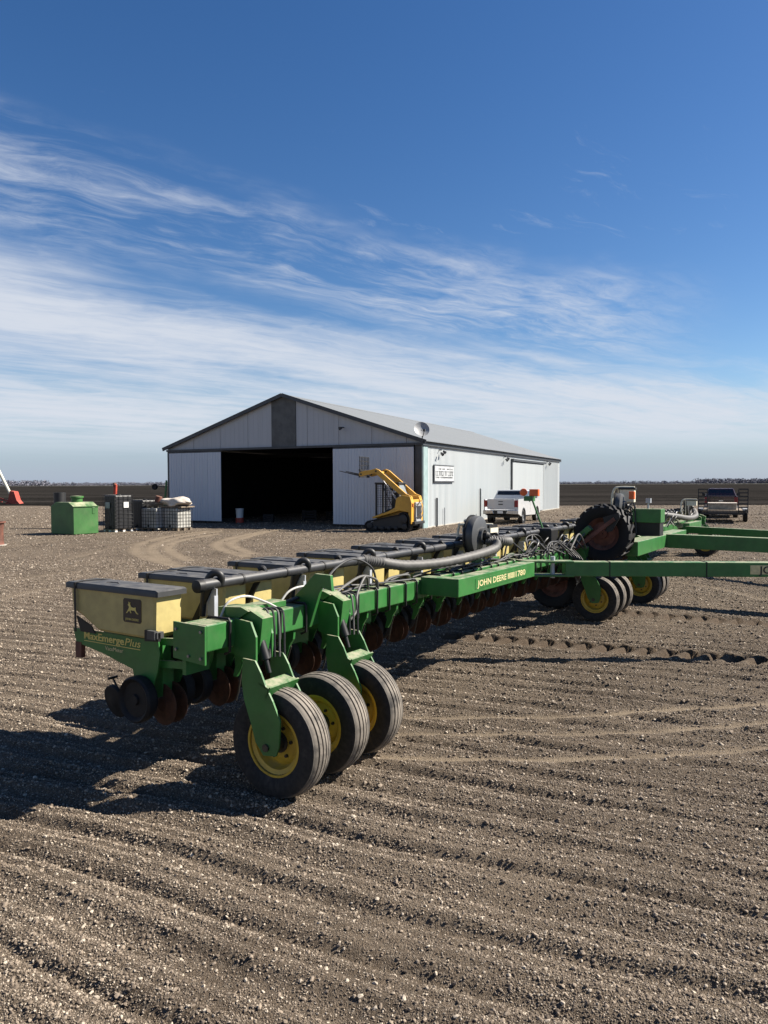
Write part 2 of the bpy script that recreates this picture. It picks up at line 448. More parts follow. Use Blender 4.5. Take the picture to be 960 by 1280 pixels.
co = np.stack([X, Y, Z], -1).reshape(-1, 3).astype(np.float32)
idx = np.arange(ny * nx).reshape(ny, nx)
quads = np.stack([idx[:-1, :-1], idx[:-1, 1:], idx[1:, 1:], idx[1:, :-1]], -1).reshape(-1, 4)
me.vertices.add(len(co)); me.vertices.foreach_set('co', co.ravel())
me.loops.add(quads.size); me.loops.foreach_set('vertex_index', quads.ravel().astype(np.int32))
me.polygons.add(len(quads)); me.polygons.foreach_set('loop_start', np.arange(0, quads.size, 4, dtype=np.int32))
me.polygons.foreach_set('loop_total', np.full(len(quads), 4, dtype=np.int32))
me.update(calc_edges=True); me.validate(); me.shade_smooth()
for nm, arr in (('track', track), ('fresh', fresh)):
    at = me.attributes.new(nm, 'FLOAT', 'POINT'); at.data.foreach_set('value', arr.ravel().astype(np.float32))
m, nt, b = new_mat('raked_gravel')
co_ = texco('Object')
def attr(name, kind='GEOMETRY'):
    a = V.nt.nodes.new('ShaderNodeAttribute'); a.attribute_name = name; a.attribute_type = kind; return V(a.outputs['Fac'])
n_big = noise(co_, .35, 5, .6); n_mid = noise(co_, 3.2, 6, .65); n_fin = noise(co_, 38, 6, .75)
vo = nt.nodes.new('ShaderNodeTexVoronoi'); vo.feature = 'F1'; vo.inputs['Scale'].default_value = 62; nt.links.new(co_, vo.inputs['Vector'])
vsep = nt.nodes.new('ShaderNodeSeparateColor'); nt.links.new(vo.outputs['Color'], vsep.inputs[0])
vo2 = nt.nodes.new('ShaderNodeTexVoronoi'); vo2.feature = 'F1'; vo2.inputs['Scale'].default_value = 150; nt.links.new(co_, vo2.inputs['Vector'])
vs2 = nt.nodes.new('ShaderNodeSeparateColor'); nt.links.new(vo2.outputs['Color'], vs2.inputs[0])
c = mix(n_mid.smooth(.3, .7), (.090, .067, .046), (.150, .114, .081))
c = mix(n_big.smooth(.38, .62) * .75, c, (.205, .160, .115))
n_pat = noise(co_, .9, 5, .65, .6)
c = mix(n_pat.smooth(.50, .68) * .55, c, (.060, .045, .032))
mpr = nt.nodes.new('ShaderNodeMapping'); mpr.inputs['Rotation'].default_value = (0, 0, R(22.8)); mpr.inputs['Scale'].default_value = (.10, 1.5, 1); nt.links.new(co_, mpr.inputs[0])
n_str = noise(mpr.outputs[0], 1.0, 6, .7)
c = mix(n_str.smooth(.48, .66) * .45, c, (.056, .042, .031))
c = mix(n_fin.smooth(.35, .75) * .55, c, (.040, .030, .022))
c = mix(V(vsep.outputs[0]).smooth(.72, .80) * .42, c, (.24, .20, .155))
c = mix(V(vs2.outputs[0]).smooth(.66, .74) * .40, c, (.205, .165, .125))
c = mix(V(vs2.outputs[1]).smooth(.76, .84) * .45, c, (.030, .024, .020))
c = mix(attr('track'), c, (.235, .185, .130))
c = mix(attr('fresh') * .8, c, (.075, .053, .036))
nt.links.new(c, b.inputs['Base Color']); b.inputs['Roughness'].default_value = .95; b.inputs['Specular IOR Level'].default_value = .15
stone = (1.0 - V(vo.outputs['Distance']).smooth(0, .55)) * (V(vsep.outputs[0]).smooth(.3, .9))
stone2 = (1.0 - V(vo2.outputs['Distance']).smooth(0, .6))
bump(b, stone * .8 + stone2 * .4 + n_fin * 1.2, 1.0, .018)
g_o = place('gravel_yard', me, m); tag(g_o, 'brown raked gravel yard', 'gravel', kind='structure')

# loose stones: far too many to count
def ground_z(x, y): return float(gbase(y))
from bisect import bisect_right
def sampleH(x, y):
    ix = np.clip(np.searchsorted(xs, x) - 1, 0, nx - 2); iy = np.clip(np.searchsorted(ys, y) - 1, 0, ny - 2)
    fx = (x - xs[ix]) / (xs[ix + 1] - xs[ix]); fy = (y - ys[iy]) / (ys[iy + 1] - ys[iy])
    return (Z[iy, ix] * (1 - fx) + Z[iy, ix + 1] * fx) * (1 - fy) + (Z[iy + 1, ix] * (1 - fx) + Z[iy + 1, ix + 1] * fx) * fy
N = 800000
yy = 1.5 * (22 / 1.5) ** (rng.random(N) ** .92)
xx = (rng.random(N) * 2 - 1) * (yy * .66 + 1.3)
N2 = 260000; y2 = 13 * (75 / 13) ** rng.random(N2); yy = np.concatenate([yy, y2]); xx = np.concatenate([xx, (rng.random(N2) * 2 - 1) * (y2 * .62 + 1)]); N += N2
ti = np.clip(np.searchsorted(ys, yy), 0, ny - 1); tj = np.clip(np.searchsorted(xs, xx), 0, nx - 1)
keep = (fbm(xx * 1.3, yy * 1.3, 3) + rng.random(N) * .55 > .50) & (track[ti, tj] + fresh[ti, tj] < .25 + .5 * rng.random(N) ** 3)
xx, yy = xx[keep], yy[keep]; 
size = .0022 + .0034 * rng.random(len(xx)) ** 2 + .0085 * (rng.random(len(xx)) ** 18)
size *= np.clip(.66 + yy * .085, .85, 5.0)
zz_ = sampleH(xx, yy) + size * .25
pm = bpy.data.meshes.new('loose_stones'); pm.vertices.add(len(xx))
pm.vertices.foreach_set('co', np.stack([xx, yy, zz_], -1).astype(np.float32).ravel())
for nm, arr in (('psize', size), ('tone', rng.random(len(xx)))):
    at = pm.attributes.new(nm, 'FLOAT', 'POINT'); at.data.foreach_set('value', arr.astype(np.float32))
m, nt, b = new_mat('stone_mix')
t = attr('tone', 'INSTANCER')
c = mix(t.smooth(0, .5), (.090, .069, .050), (.160, .125, .092)); c = mix(t.smooth(.38, .72), c, (.25, .20, .15)); c = mix(t.smooth(.80, .92), c, (.43, .365, .285))
c = mix(noise(texco('Object'), 60, 3, .6).smooth(.4, .7) * .3, c, (.16, .13, .11))
nt.links.new(c, b.inputs['Base Color']); b.inputs['Roughness'].default_value = .85; b.inputs['Specular IOR Level'].default_value = .25
pm.materials.append(m)
po = place('loose_stones', pm, None); tag(po, 'small loose stones scattered over the raked gravel', 'stones', kind='stuff')
ng = bpy.data.node_groups.new('scatter_stones', 'GeometryNodeTree')
ng.interface.new_socket('Geometry', in_out='INPUT', socket_type='NodeSocketGeometry'); ng.interface.new_socket('Geometry', in_out='OUTPUT', socket_type='NodeSocketGeometry')
gi = ng.nodes.new('NodeGroupInput'); go = ng.nodes.new('NodeGroupOutput')
ico = ng.nodes.new('GeometryNodeMeshIcoSphere'); ico.inputs['Subdivisions'].default_value = 1; ico.inputs['Radius'].default_value = 1
sp_ = ng.nodes.new('GeometryNodeSetPosition'); nz = ng.nodes.new('ShaderNodeTexNoise'); nz.inputs['Scale'].default_value = 1.3
vm = ng.nodes.new('ShaderNodeVectorMath'); vm.operation = 'SUBTRACT'; vm.inputs[1].default_value = (.5, .5, .5)
vm2 = ng.nodes.new('ShaderNodeVectorMath'); vm2.operation = 'SCALE'; vm2.inputs['Scale'].default_value = 1.2
ng.links.new(nz.outputs['Color'], vm.inputs[0]); ng.links.new(vm.outputs[0], vm2.inputs[0]); ng.links.new(vm2.outputs[0], sp_.inputs['Offset']); ng.links.new(ico.outputs[0], sp_.inputs['Geometry'])
smt = ng.nodes.new('GeometryNodeSetMaterial'); smt.inputs['Material'].default_value = m; ng.links.new(sp_.outputs[0], smt.inputs[0])
iop = ng.nodes.new('GeometryNodeInstanceOnPoints'); ng.links.new(gi.outputs[0], iop.inputs['Points']); ng.links.new(smt.outputs[0], iop.inputs['Instance'])
rv = ng.nodes.new('FunctionNodeRandomValue'); rv.data_type = 'FLOAT_VECTOR'; rv.inputs[0].default_value = (-.6, -.6, 0); rv.inputs[1].default_value = (.6, .6, 6.28)
ng.links.new(rv.outputs[0], iop.inputs['Rotation'])
na = ng.nodes.new('GeometryNodeInputNamedAttribute'); na.data_type = 'FLOAT'; na.inputs['Name'].default_value = 'psize'
rs = ng.nodes.new('FunctionNodeRandomValue'); rs.data_type = 'FLOAT_VECTOR'; rs.inputs[0].default_value = (.7, .7, .50); rs.inputs[1].default_value = (1.5, 1.2, .95); rs.inputs['Seed'].default_value = 3
vs_ = ng.nodes.new('ShaderNodeVectorMath'); vs_.operation = 'SCALE'; ng.links.new(rs.outputs[0], vs_.inputs[0]); ng.links.new(na.outputs[0], vs_.inputs['Scale'])
ng.links.new(vs_.outputs[0], iop.inputs['Scale']); ng.links.new(iop.outputs[0], go.inputs[0])
md = po.modifiers.new('scatter', 'NODES'); md.node_group = ng

# ploughed field beyond the yard
fy = np.concatenate([np.linspace(74, 120, 60), 120 * (3900 / 120) ** np.linspace(.02, 1, 60)]); fx_ = np.concatenate([-np.geomspace(4000, 60, 18), np.linspace(-55, 75, 120), np.geomspace(80, 4000, 18)])
FX, FY = np.meshgrid(fx_, fy)
FYY = FY + 6 * (FX < -20) * np.clip((-FX - 20) / 20, 0, 1)
FZ = -.02 + .10 * (fbm(FX * .5, FY * .9, 3) - .45) * np.clip((300 - FY) / 200, 0, 1); FZ[0, :] = -.3
fm = MB(); fm.v = list(zip(FX.ravel().tolist(), FYY.ravel().tolist(), FZ.ravel().tolist())); a, b_ = FX.shape
fm.f = [(i * b_ + j, i * b_ + j + 1, (i + 1) * b_ + j + 1, (i + 1) * b_ + j) for i in range(a - 1) for j in range(b_ - 1)]
m, nt, b = new_mat('ploughed_soil')
co_ = texco('Object')
mp = nt.nodes.new('ShaderNodeMapping'); mp.inputs['Scale'].default_value = (.010, .07, 1); nt.links.new(co_, mp.inputs[0])
st = noise(mp.outputs[0], 1.4, 6, .62); n2 = noise(co_, .9, 6, .75)
c = mix(st.smooth(.38, .64), (.011, .0105, .010), (.030, .027, .025)); c = mix(n2.smooth(.45, .75) * .5, c, (.040, .036, .031))
nt.links.new(c, b.inputs['Base Color']); b.inputs['Roughness'].default_value = 1; b.inputs['Specular IOR Level'].default_value = 0
bump(b, n2, 1.0, .25)
tag(fm.build('field', m), 'dark ploughed field beyond the yard', 'field', kind='structure')

# far bare woods on the horizon
def woods(name, spans, seed, label):
    rg = random.Random(seed); mb = MB()
    for (p0, p1, D, hgt, dens) in spans:
        n = int((p1 - p0) * dens)
        for i in range(n):
            pxx = p0 + (p1 - p0) * (i + rg.random()) / n; d = D * rg.uniform(.94, 1.08); x = (pxx - 480) / 900 * d
            hh = hgt * rg.uniform(.55, 1.1); w = hh * rg.uniform(.35, .7)
            for k in range(30):
                cx = x + rg.gauss(0, w * .4); cz = hh * rg.uniform(.12, .92); cy = d + rg.gauss(0, w * .5); s = hh * rg.uniform(.10, .24) * (1.15 - cz / hh * .5)
                q = [(rg.uniform(-1, 1) * s, rg.uniform(-1, 1) * s, rg.uniform(-.8, .8) * s) for _ in range(5)]
                mb.add([(cx + a_, cy + b_, cz + c_) for a_, b_, c_ in q], [(0, 1, 2), (0, 2, 3), (1, 3, 4), (0, 4, 2)])
            mb.tube([(x, d, -1), (x, d, hh * .6)], hh * .02, 4, False)
    m_, nt_, b_ = new_mat(name + '_hazed_twigs')
    nn = noise(texco('Object'), .05, 4, .6)
    nt_.links.new(mix(nn.smooth(.3, .7), (.12, .122, .15), (.19, .185, .215)), b_.inputs['Base Color']); b_.inputs['Roughness'].default_value = 1  # bare-twig grey with distance haze mixed into the bluish colour
    tag(mb.build(name, m_), label, 'woods', kind='stuff')
woods('distant_woods', [(-250, 60, 1500, 13, .8), (60, 220, 1700, 9, .8), (-400, 220, 1900, 8, .9)], 3, 'grey bare woods on the skyline beyond the field')
woods('distant_treeline', [(690, 760, 1900, 7, .5), (745, 880, 1700, 9, .5), (870, 1300, 1500, 12, 1.5), (690, 1300, 2100, 8, .8), (230, 690, 2000, 9, .5)], 4, 'thin grey treeline on the skyline behind the shed')
# pale strip of stubble at the far field edge
sb = MB().box(-4000, 4000, 1290, 1400, -.5, .5)
tag(sb.build('stubble_strip', mat('pale_stubble', (.40, .36, .27), 1, 0, .2, .01)), 'pale strip of stubble along the far field edge', 'stubble', kind='structure')

# ------------------------------------------------------------------ the shed
SH = empty('machine_shed', (2.0, 37.0, -.15), R(-25.66))
tag(SH, 'big white steel machine shed with open front doorway and grey gable', 'shed')
SW, SL, SE, SA = 16.92, 32.75, 4.51, 7.28
def ribbed(w, h, ribs, d=.022):
    """one ribbed steel sheet in the x-z plane, outer face towards -y, base at z=0"""
    pts = []; p = w / ribs
    for i in range(ribs):
        x = i * p; pts += [(x, 0), (x + p * .55, 0), (x + p * .65, -d), (x + p * .90, -d)]
    pts.append((w - .004, 0)); vs = [(x, y, z) for z in (0, h) for x, y in pts]; n = len(pts)
    mb = MB().add(vs, [(i, i + 1, n + i + 1, n + i) for i in range(n - 1)])
    mb.add([(x, .012, z) for z in (0, h) for x, y in pts], [(n + i, n + i + 1, i + 1, i) for i in range(n - 1)])
    return mb
PW = .915
# right (sunlit) wall: sheets stand in the local y-z plane, faces towards +x
sheet = ribbed(PW, SE - .06, 5).mesh('panel'); nP = int(SL / PW)
for i in range(nP + 1):
    if 16.5 < i * PW < 25.8: continue
    w_ = min(PW, SL - i * PW)
    if w_ < .05: continue
    o = place('panel', sheet if w_ == PW else ribbed(w_, SE - .06, 3).mesh('panel'), 'wall_side', SH, (0, i * PW, .06)); o.rotation_euler = (0, 0, R(90))
# side sliding door with its dark jamb and rail
sd_ = MB().box(.045, .085, 16.6, 25.9, .08, 3.86).build('side_door', 'wall_side', SH)
for i in range(10):
    o = place('panel', ribbed(.925, 3.75, 4).mesh('panel') if i == 0 else pmesh, 'wall_side', sd_, (.115, 16.62 + i * .925, .1)); o.rotation_euler = (0, 0, R(90)); pmesh = o.data
MB().box(.0, .13, 16.40, 16.56, .1, 3.95).build('door_jamb', 'trim', SH)
MB().box(.0, .22, 16.4, 26.6, 3.92, 4.08).build('door_rail', 'trim', SH)
MB().box(-.03, -.004, 16.3, 26.6, 4.0, SE).build('header_panel', 'wall_side', SH)
MB().box(-.05, .05, 0, SL, -.02, .06).build('sill', 'concrete', SH)
# eave fascia on the right side
MB().box(.03, .12, -.3, SL + .3, SE - .24, SE + .02).build('eave_trim', 'trim', SH)
# hidden walls close the building
MB().box(-SW, -SW + .1, .1, SL, 0, SE).build('left_wall', 'shade_int', SH)
MB().prism([(-SW, 0), (0, 0), (0, SE), (-SW / 2, SA), (-SW, SE)], 'y', SL - .1, SL).build('back_wall', 'shade_int', SH)
MB().box(-.06, -.03, .1, SL, 0, SE).build('lining', 'shade_int', SH)  # inner sheet coloured near-black so the doorway reads as deep shade
# gable above the doorway: sheets with the dark vent strip in the middle
def roof_z(x): return SE + (SA - SE) * (1 - abs(x + SW / 2) / (SW / 2))
gx = [-SW + .0]; 
while gx[-1] < -.01: gx.append(min(gx[-1] + 2.0, 0))
HB = 4.42
for a_, b_ in zip(gx[:-1], gx[1:]):
    if b_ - a_ < .05: continue
    segs = [(a_, b_)]
    if a_ < -SW / 2 + .82 and b_ > -SW / 2 - .82:
        segs = [s for s in ((a_, min(b_, -SW / 2 - .82)), (max(a_, -SW / 2 + .82), b_)) if s[1] - s[0] > .05]
    for s0, s1 in segs:
        mb = MB(); k = max(2, int((s1 - s0) / .30)); 
        poly = [(s0 + .012, HB), (s1 - .012, HB), (s1 - .012, roof_z(s1 - .012) - .04)]
        if s0 < -SW / 2 < s1: poly.append((-SW / 2, SA - .04))
        poly.append((s0 + .012, roof_z(s0 + .012) - .04))
        mb.prism(poly, 'y', 0, .03)
        for i in range(k):
            xr = s0 + .05 + (s1 - s0 - .1) * i / k
            zt = roof_z(xr) - .08
            if zt > HB + .05: mb.box(xr, xr + .05, -.006, .004, HB, zt)
        mb.build('gable_panel', 'gable', SH)
MB().prism([(-SW / 2 - .81, HB), (-SW / 2 + .81, HB), (-SW / 2 + .81, roof_z(-SW / 2 + .81) - .05), (-SW / 2, SA - .05), (-SW / 2 - .81, roof_z(-SW / 2 - .81) - .05)], 'y', -.03, .03).build('gable_vent_panel', 'grey_panel', SH)
# door header track, frame posts
MB().box(-SW, .0, -.16, .02, 4.30, HB).build('door_track', 'trim', SH)
MB().box(-SW, -SW + .22, -.06, .1, 0, 4.3).build('corner_post', 'trim', SH)
MB().box(-.42, -.04, -.05, .12, 0, 4.3).build('corner_post', 'trim', SH)
MB().box(-.035, .035, -.07, -.005, 0, SE - .02).build('corner_trim', 'teal', SH)
MB().box(.03, .055, -.02, .55, .02, SE - .26).build('corner_trim', 'teal', SH)
# sliding doors: each sheet its own piece
dsheet = ribbed(.92, 4.06, 5).mesh('panel')
def slide_door(x0, n, w):
    back = MB().box(x0, x0 + n * w, -.125, -.095, .1, 4.28).build('sliding_door', 'trim', SH)
    ds = ribbed(w, 4.06, 5).mesh('panel')
    for i in range(n): place('panel', ds, 'wall_front', back, (x0 + i * w, -.135, .14))
slide_door(-16.72, 4, .985)
slide_door(-5.22, 5, .955)
# roof sheets
rl = math.hypot(SW / 2 + .25, (SA - SE) * (SW / 2 + .25) / (SW / 2)); ang = math.atan2(SA - SE, SW / 2)
rs_ = ribbed(PW, rl, 3, .005).mesh('roof_sheet')
for side in (1, -1):
    for i in range(int(SL / PW) + 1):
        o = place('roof_sheet', rs_, 'roof', SH)
        ex = Vector((0, 1, 0)) if side == 1 else Vector((0, -1, 0))
        up = Vector((-side * math.cos(ang), 0, math.sin(ang)))
        nrm = up.cross(ex) if False else ex.cross(up)
        mw = Matrix.Identity(4); bx = Vector((-SW / 2 + side * (SW / 2 + .25), (-.18 + i * PW) if side == 1 else (-.18 + (i + 1) * PW), SE - .25 * math.tan(ang) + .05))
        ey = -(ex.cross(up)).normalized() if False else (up.cross(ex)).normalized()
        for r_ in range(3): mw[r_][0], mw[r_][1], mw[r_][2], mw[r_][3] = ex[r_], ey[r_], up[r_], bx[r_]
        o.matrix_local = mw
for side in (1, -1):
    mb = MB(); mb.beam((-SW / 2, -.2, SA + .02), (-SW / 2 + side * (SW / 2 + .25), -.2, SE - .25 * math.tan(ang) + .02), .06, .20); mb.build('rake_trim', 'trim', SH)
MB().prism([(-SW / 2 - .3, SA + .06 - .3 * math.tan(ang)), (-SW / 2, SA + .085), (-SW / 2 + .3, SA + .06 - .3 * math.tan(ang)), (-SW / 2, SA + .05)], 'y', -.2, SL + .2).build('ridge_cap', 'roof', SH)
# satellite dish on the corner
mb = MB(); 
dish = Matrix.Translation((.0, -.2, 5.05)) @ Euler((R(68), 0, R(38))).to_matrix().to_4x4()
prof = [(.02, .10)] + [(r_, .10 - .10 + .16 * (r_ / .5) ** 2) for r_ in (.08, .2, .32, .42, .5)]
t_ = MB().lathe([(.01, .0)] + [(r_, .16 * (r_ / .5) ** 2) for r_ in (.1, .18, .27, .34, .40)], axis=(0, 0, 1), n=24); t_.f = t_.f[:-1]
t_.v = [tuple(dish @ Vector(p)) for p in t_.v]
t_.v += [(x, y + .01, z) for x, y, z in t_.v]; n_ = len(t_.v) // 2; t_.f += [tuple(i + n_ for i in f[::-1]) for f in t_.f]
do = t_.build('satellite_dish', 'grey', SH, smooth=True)
p_tip = dish @ Vector((0, -.28, .52)); 
MB().tube([dish @ Vector((0, -.45, .12)), p_tip], .02, 6).build('feed_arm', 'trim', do)
MB().box(p_tip.x - .06, p_tip.x + .06, p_tip.y - .06, p_tip.y + .06, p_tip.z - .06, p_tip.z + .06).build('receiver', 'trim', do)
MB().tube([(.0, -.05, 4.4), (0, -.08, 4.85), (0, -.2, 5.05)], .03, 6).build('mast', 'trim', do)
# flood lights
for y_, z_ in ((2.2, 4.02), (14.6, 4.05), (27.6, 4.05)):
    l_ = MB().tube([(0, y_, z_ + .1), (.18, y_, z_ + .1)], .03, 6).build('flood_light', 'trim', SH)
    for s_ in (-.16, .16): MB().lathe([(.05, 0), (.09, .16), (.09, .2)], (.2, y_ + s_, z_ + (.05 if s_ > 0 else -.06)), (.7, s_ * 2, -.5), 10).build('lamp_head', 'trim', l_)
l_ = MB().tube([(-4.6, .02, 5.35), (-4.6, -.2, 5.35)], .03, 6).build('flood_light', 'trim', SH); MB().lathe([(.05, 0), (.1, .18)], (-4.6, -.22, 5.33), (-.4, -.8, -.3), 10).build('lamp_head', 'trim', l_)
# sign board: framed, three lines of dark lettering too worn to read
sg = MB().box(.055, .09, 1.35, 4.35, 2.38, 3.32).build('sign_board', 'grey', SH)
MB().box(.09, .098, 1.42, 4.28, 2.46, 3.24).build('sign_face', mat('worn_sign_face', (.50, .52, .53), .6, 0, .15, 3), sg)
for z0_, z1_, m_ in ((2.38, 2.44, 'trim'), (3.29, 3.32, 'trim')): MB().box(.05, .11, 1.35, 4.35, z0_, z1_).build('sign_frame', m_, sg)
MB().box(.05, .11, 1.32, 1.4, 2.38, 3.32).build('sign_frame', 'trim', sg)
rg = random.Random(3)
for z_, h_, st, gap in ((2.86, .26, .16, .23), (3.10, .07, .09, .14), (2.64, .08, .09, .14)):
    y_ = 1.55; mb = MB()
    while y_ < 4.1:
        w_ = st * rg.uniform(.5, 1)
        if rg.random() < .88:
            mb.box(.097, .103, y_, y_ + .04, z_ - h_ / 2, z_ + h_ / 2); mb.box(.097, .1025, y_, y_ + w_, z_ + h_ / 2 - .05 * h_ / .26, z_ + h_ / 2)
            if rg.random() < .6: mb.box(.097, .1025, y_, y_ + w_, z_ - h_ / 2, z_ - h_ / 2 + .05 * h_ / .26)
            if rg.random() < .5: mb.box(.097, .1028, y_ + w_, y_ + w_ + .035, z_ - h_ / 2, z_ + h_ / 2)
        y_ += gap
    mb.build('lettering', 'letter' if h_ > .2 else 'plastic_dk', sg)['kind'] = 'stuff'
# pipes on the side wall
MB().tube([(.09, 1.75, 0), (.09, 1.75, 1.55)], .05, 8).build('wall_pipe', 'trim', SH)
MB().tube([(.09, 2.9, 0), (.09, 2.9, 1.0)], .02, 6).build('wall_pipe', 'grey', SH)
MB().tube([(.09, 9.2, 0), (.09, 9.2, 2.0)], .04, 8).build('wall_pipe', 'trim', SH)
# inner frames of the shed that show faintly in the doorway
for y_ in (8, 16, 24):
    MB().box(-SW + .2, -.2, y_, y_ + .2, SE - .35, SE - .1).build('truss', 'shade_int', SH)

shed_m = Matrix.Translation((2.0, 37.0, -.15)) @ Matrix.Rotation(R(-25.66), 4, 'Z')
def in_shed(x, y, z=0): return tuple(shed_m @ Vector((x, y, z)))
bn = empty('waste_bin', in_shed(-12.25, .9), R(10)); tag(bn, 'white tapered bin with red base just inside the shed doorway', 'bin')
MB().lathe([(.20, .28), (.235, .8), (.25, .82), (.25, .86), (.22, .86), (.2, .4)], (0, 0, 0), (0, 0, 1), 20).build('bin_body', 'label', bn, smooth=True)
MB().lathe([(.17, 0), (.25, .02), (.25, .3), (.2, .31)], (0, 0, 0), (0, 0, 1), 18).build('bin_base', 'redpaint', bn, smooth=True)
for i, (x_, y_, s_) in enumerate(((-11.2, 2.4, .5), (-9.6, 4.5, .7), (-8.4, 5.5, .6), (-7.2, 4.2, .45))):
    e = empty('stacked_crate', in_shed(x_, y_), R(15 * i)); 
    tag(e, ['small crate painted shade-dark behind the waste bin in the shed', 'large crate painted shade-dark in the middle of the shed floor', 'crate painted shade-dark deepest inside the shed', 'smallest crate painted shade-dark inside the shed doorway'][i], 'crate', 'crates inside the shed')
    for k in range(4): MB().box(-s_ / 2, s_ / 2, -s_ / 2, s_ / 2, k * s_ * .24 + .02, k * s_ * .24 + s_ * .2).build('slat', 'shade_int', e)  # crate colour includes the shade of the shed inside
    for sx_ in (-1, 1):
        for sy_ in (-1, 1): MB().box(sx_ * s_ * .53 - .03, sx_ * s_ * .53 + .03, sy_ * s_ * .53 - .03, sy_ * s_ * .53 + .03, 0, s_).build('corner_post', 'shade_int', e)

# ------------------------------------------------------------------ wheels
def tyre_mesh(r, w, rim_r, ribs=5):
    hw = w / 2; p = [(rim_r, -hw * .62), (rim_r + .02, -hw * .80), (r * .72, -hw * 1.0), (r * .86, -hw * .99), (r * .945, -hw * .88)]
    tw = hw * .80; g = .012; dpt = .014
    edges = np.linspace(-tw, tw, ribs + 1)
    for i in range(ribs):
        a_, b_ = edges[i] + (g / 2 if i else 0), edges[i + 1] - (g / 2 if i < ribs - 1 else 0)
        crown = lambda t: r - .022 * (t / tw) ** 2
        p += [(crown(a_), a_), (crown(b_), b_)]
        if i < ribs - 1: p += [(crown(b_) - dpt, b_ + .001), (crown(b_) - dpt, b_ + g - .001)]
    p += [(r * .945, hw * .88), (r * .86, hw * .99), (r * .72, hw), (rim_r + .02, hw * .80), (rim_r, hw * .62)]
    return MB().lathe(p, n=56, closed=True).mesh('tyre', 28)
def rim_mesh(r, w):
    hw = w / 2
    p = [(r + .004, -hw * .80), (r + .020, -hw * .80), (r + .020, -hw * .70), (r - .004, -hw * .62), (r - .028, -hw * .55), (r - .034, -hw * .10), (r * .78, hw * .05), (r * .66, -hw * .12), (r * .40, -hw * .14), (.02, -hw * .14)]
    back = [(.02, hw * .2), (r * .5, hw * .2), (r - .03, hw * .3), (r - .006, hw * .5), (r + .016, hw * .66), (r + .012, hw * .7)]
    mb = MB().lathe(p + back, n=40, closed=True)
    return mb.mesh('rim', 35)
def hub_mesh(r, w):
    hw = w / 2
    mb = MB().lathe([(r * .36, -hw * .10), (r * .36, -hw * .22), (r * .27, -hw * .26), (r * .25, -hw * .62), (r * .15, -hw * .70), (.004, -hw * .70)], n=18)
    for i in range(6):
        t = 2 * math.pi * i / 6; x, z = math.cos(t) * r * .52, math.sin(t) * r * .52
        mb.cyl((x, -hw * .08, z), (x, -hw * .30, z), .012, 6)
    return mb.mesh('hub', 35)
def lug_tyre_mesh(r, w, rim_r):
    hw = w / 2
    mb = MB().lathe([(rim_r, -hw * .7), (r * .7, -hw), (r * .88, -hw * .98), (r - .05, -hw * .8), (r - .035, 0), (r - .05, hw * .8), (r * .88, hw * .98), (r * .7, hw), (rim_r, hw * .7)], n=40, closed=True)
    n = 20
    for i in range(n):
        for s_ in (-1, 1):
            t0 = 2 * math.pi * (i + (.5 if s_ > 0 else 0)) / n; vs = []
            for (yy_, dt, rr_) in ((s_ * hw * .02, .0, r), (s_ * hw * .98, -.22, r - .03)):
                for wq in (-.05, .05):
                    for rad in (rr_ - .06, rr_):
                        a_ = t0 + dt + wq * (.9 if rad == rr_ else 1.2); vs.append((math.cos(a_) * rad, yy_, math.sin(a_) * rad))
            mb.add(vs, [(0, 1, 3, 2), (4, 6, 7, 5), (1, 5, 7, 3), (0, 4, 5, 1), (2, 3, 7, 6), (0, 2, 6, 4)])
    return mb.mesh('lugged_tyre', 35)

# ------------------------------------------------------------------ the planter
TILT = .0145
PL = empty('row_crop_planter', (-1.294, 4.816, 0), R(-31.5), -TILT)
tag(PL, 'long green row crop planter with yellow seed hoppers and ribbed wheels parked across the gravel', 'planter')
YC, YE = 11.27, 22.54
def zo(y): return max(0.0, y - YC) * TILT
G = 'green'
ZB, ZT = 1.02, 1.205
def tbeam(name, p0, p1, w=.186, h=.185, m=G, bevel=.010, parent=PL):
    return MB().beam(p0, p1, w, h).build(name, m, parent, bevel=bevel)
zc = (ZB + ZT) / 2
tbeam('toolbar', (0, .02, zc), (0, YC - .6, zc)); tbeam('toolbar', (0, YC + .6, zc), (0, YE, zc + zo(YE)))
tbeam('center_toolbar', (0, YC - .6, zc + .002), (0, YC + .6, zc + .002), .22, .22)
ep = MB().prism([(-.205, ZT + .004), (.098, ZT - .004), (.098, .935), (-.205, .955)], 'y', 0, .018).build('end_plate', G, PL, bevel=.003)
bt = MB()
for x_, z_ in ((-.17, 1.16), (-.17, 1.02), (.065, 1.16), (.065, .98), (-.05, .985)): bt.cyl((x_, .001, z_), (x_, -.012, z_), .011, 6)
bt.build('bolt_set', 'steel', ep)
# u-bolts round the toolbar
ub = MB().tube([(.06, 0, ZB - .05), (.106, 0, ZB - .03), (.108, 0, ZT - .005), (.095, 0, ZT + .012), (-.095, 0, ZT + .012), (-.108, 0, ZT - .005), (-.108, 0, ZB - .04)], .0105, 6).mesh('u_bolt', True)
row_y = [.1305 + .535 * k for k in range(20)]
uys = [.23] + [y_ + d_ for y_ in row_y[1:] for d_ in (-.11, .11)]
for y_ in uys:
    if not (.28 < y_ < .50): place('u_bolt', ub, 'black', PL, (0, y_, 0))
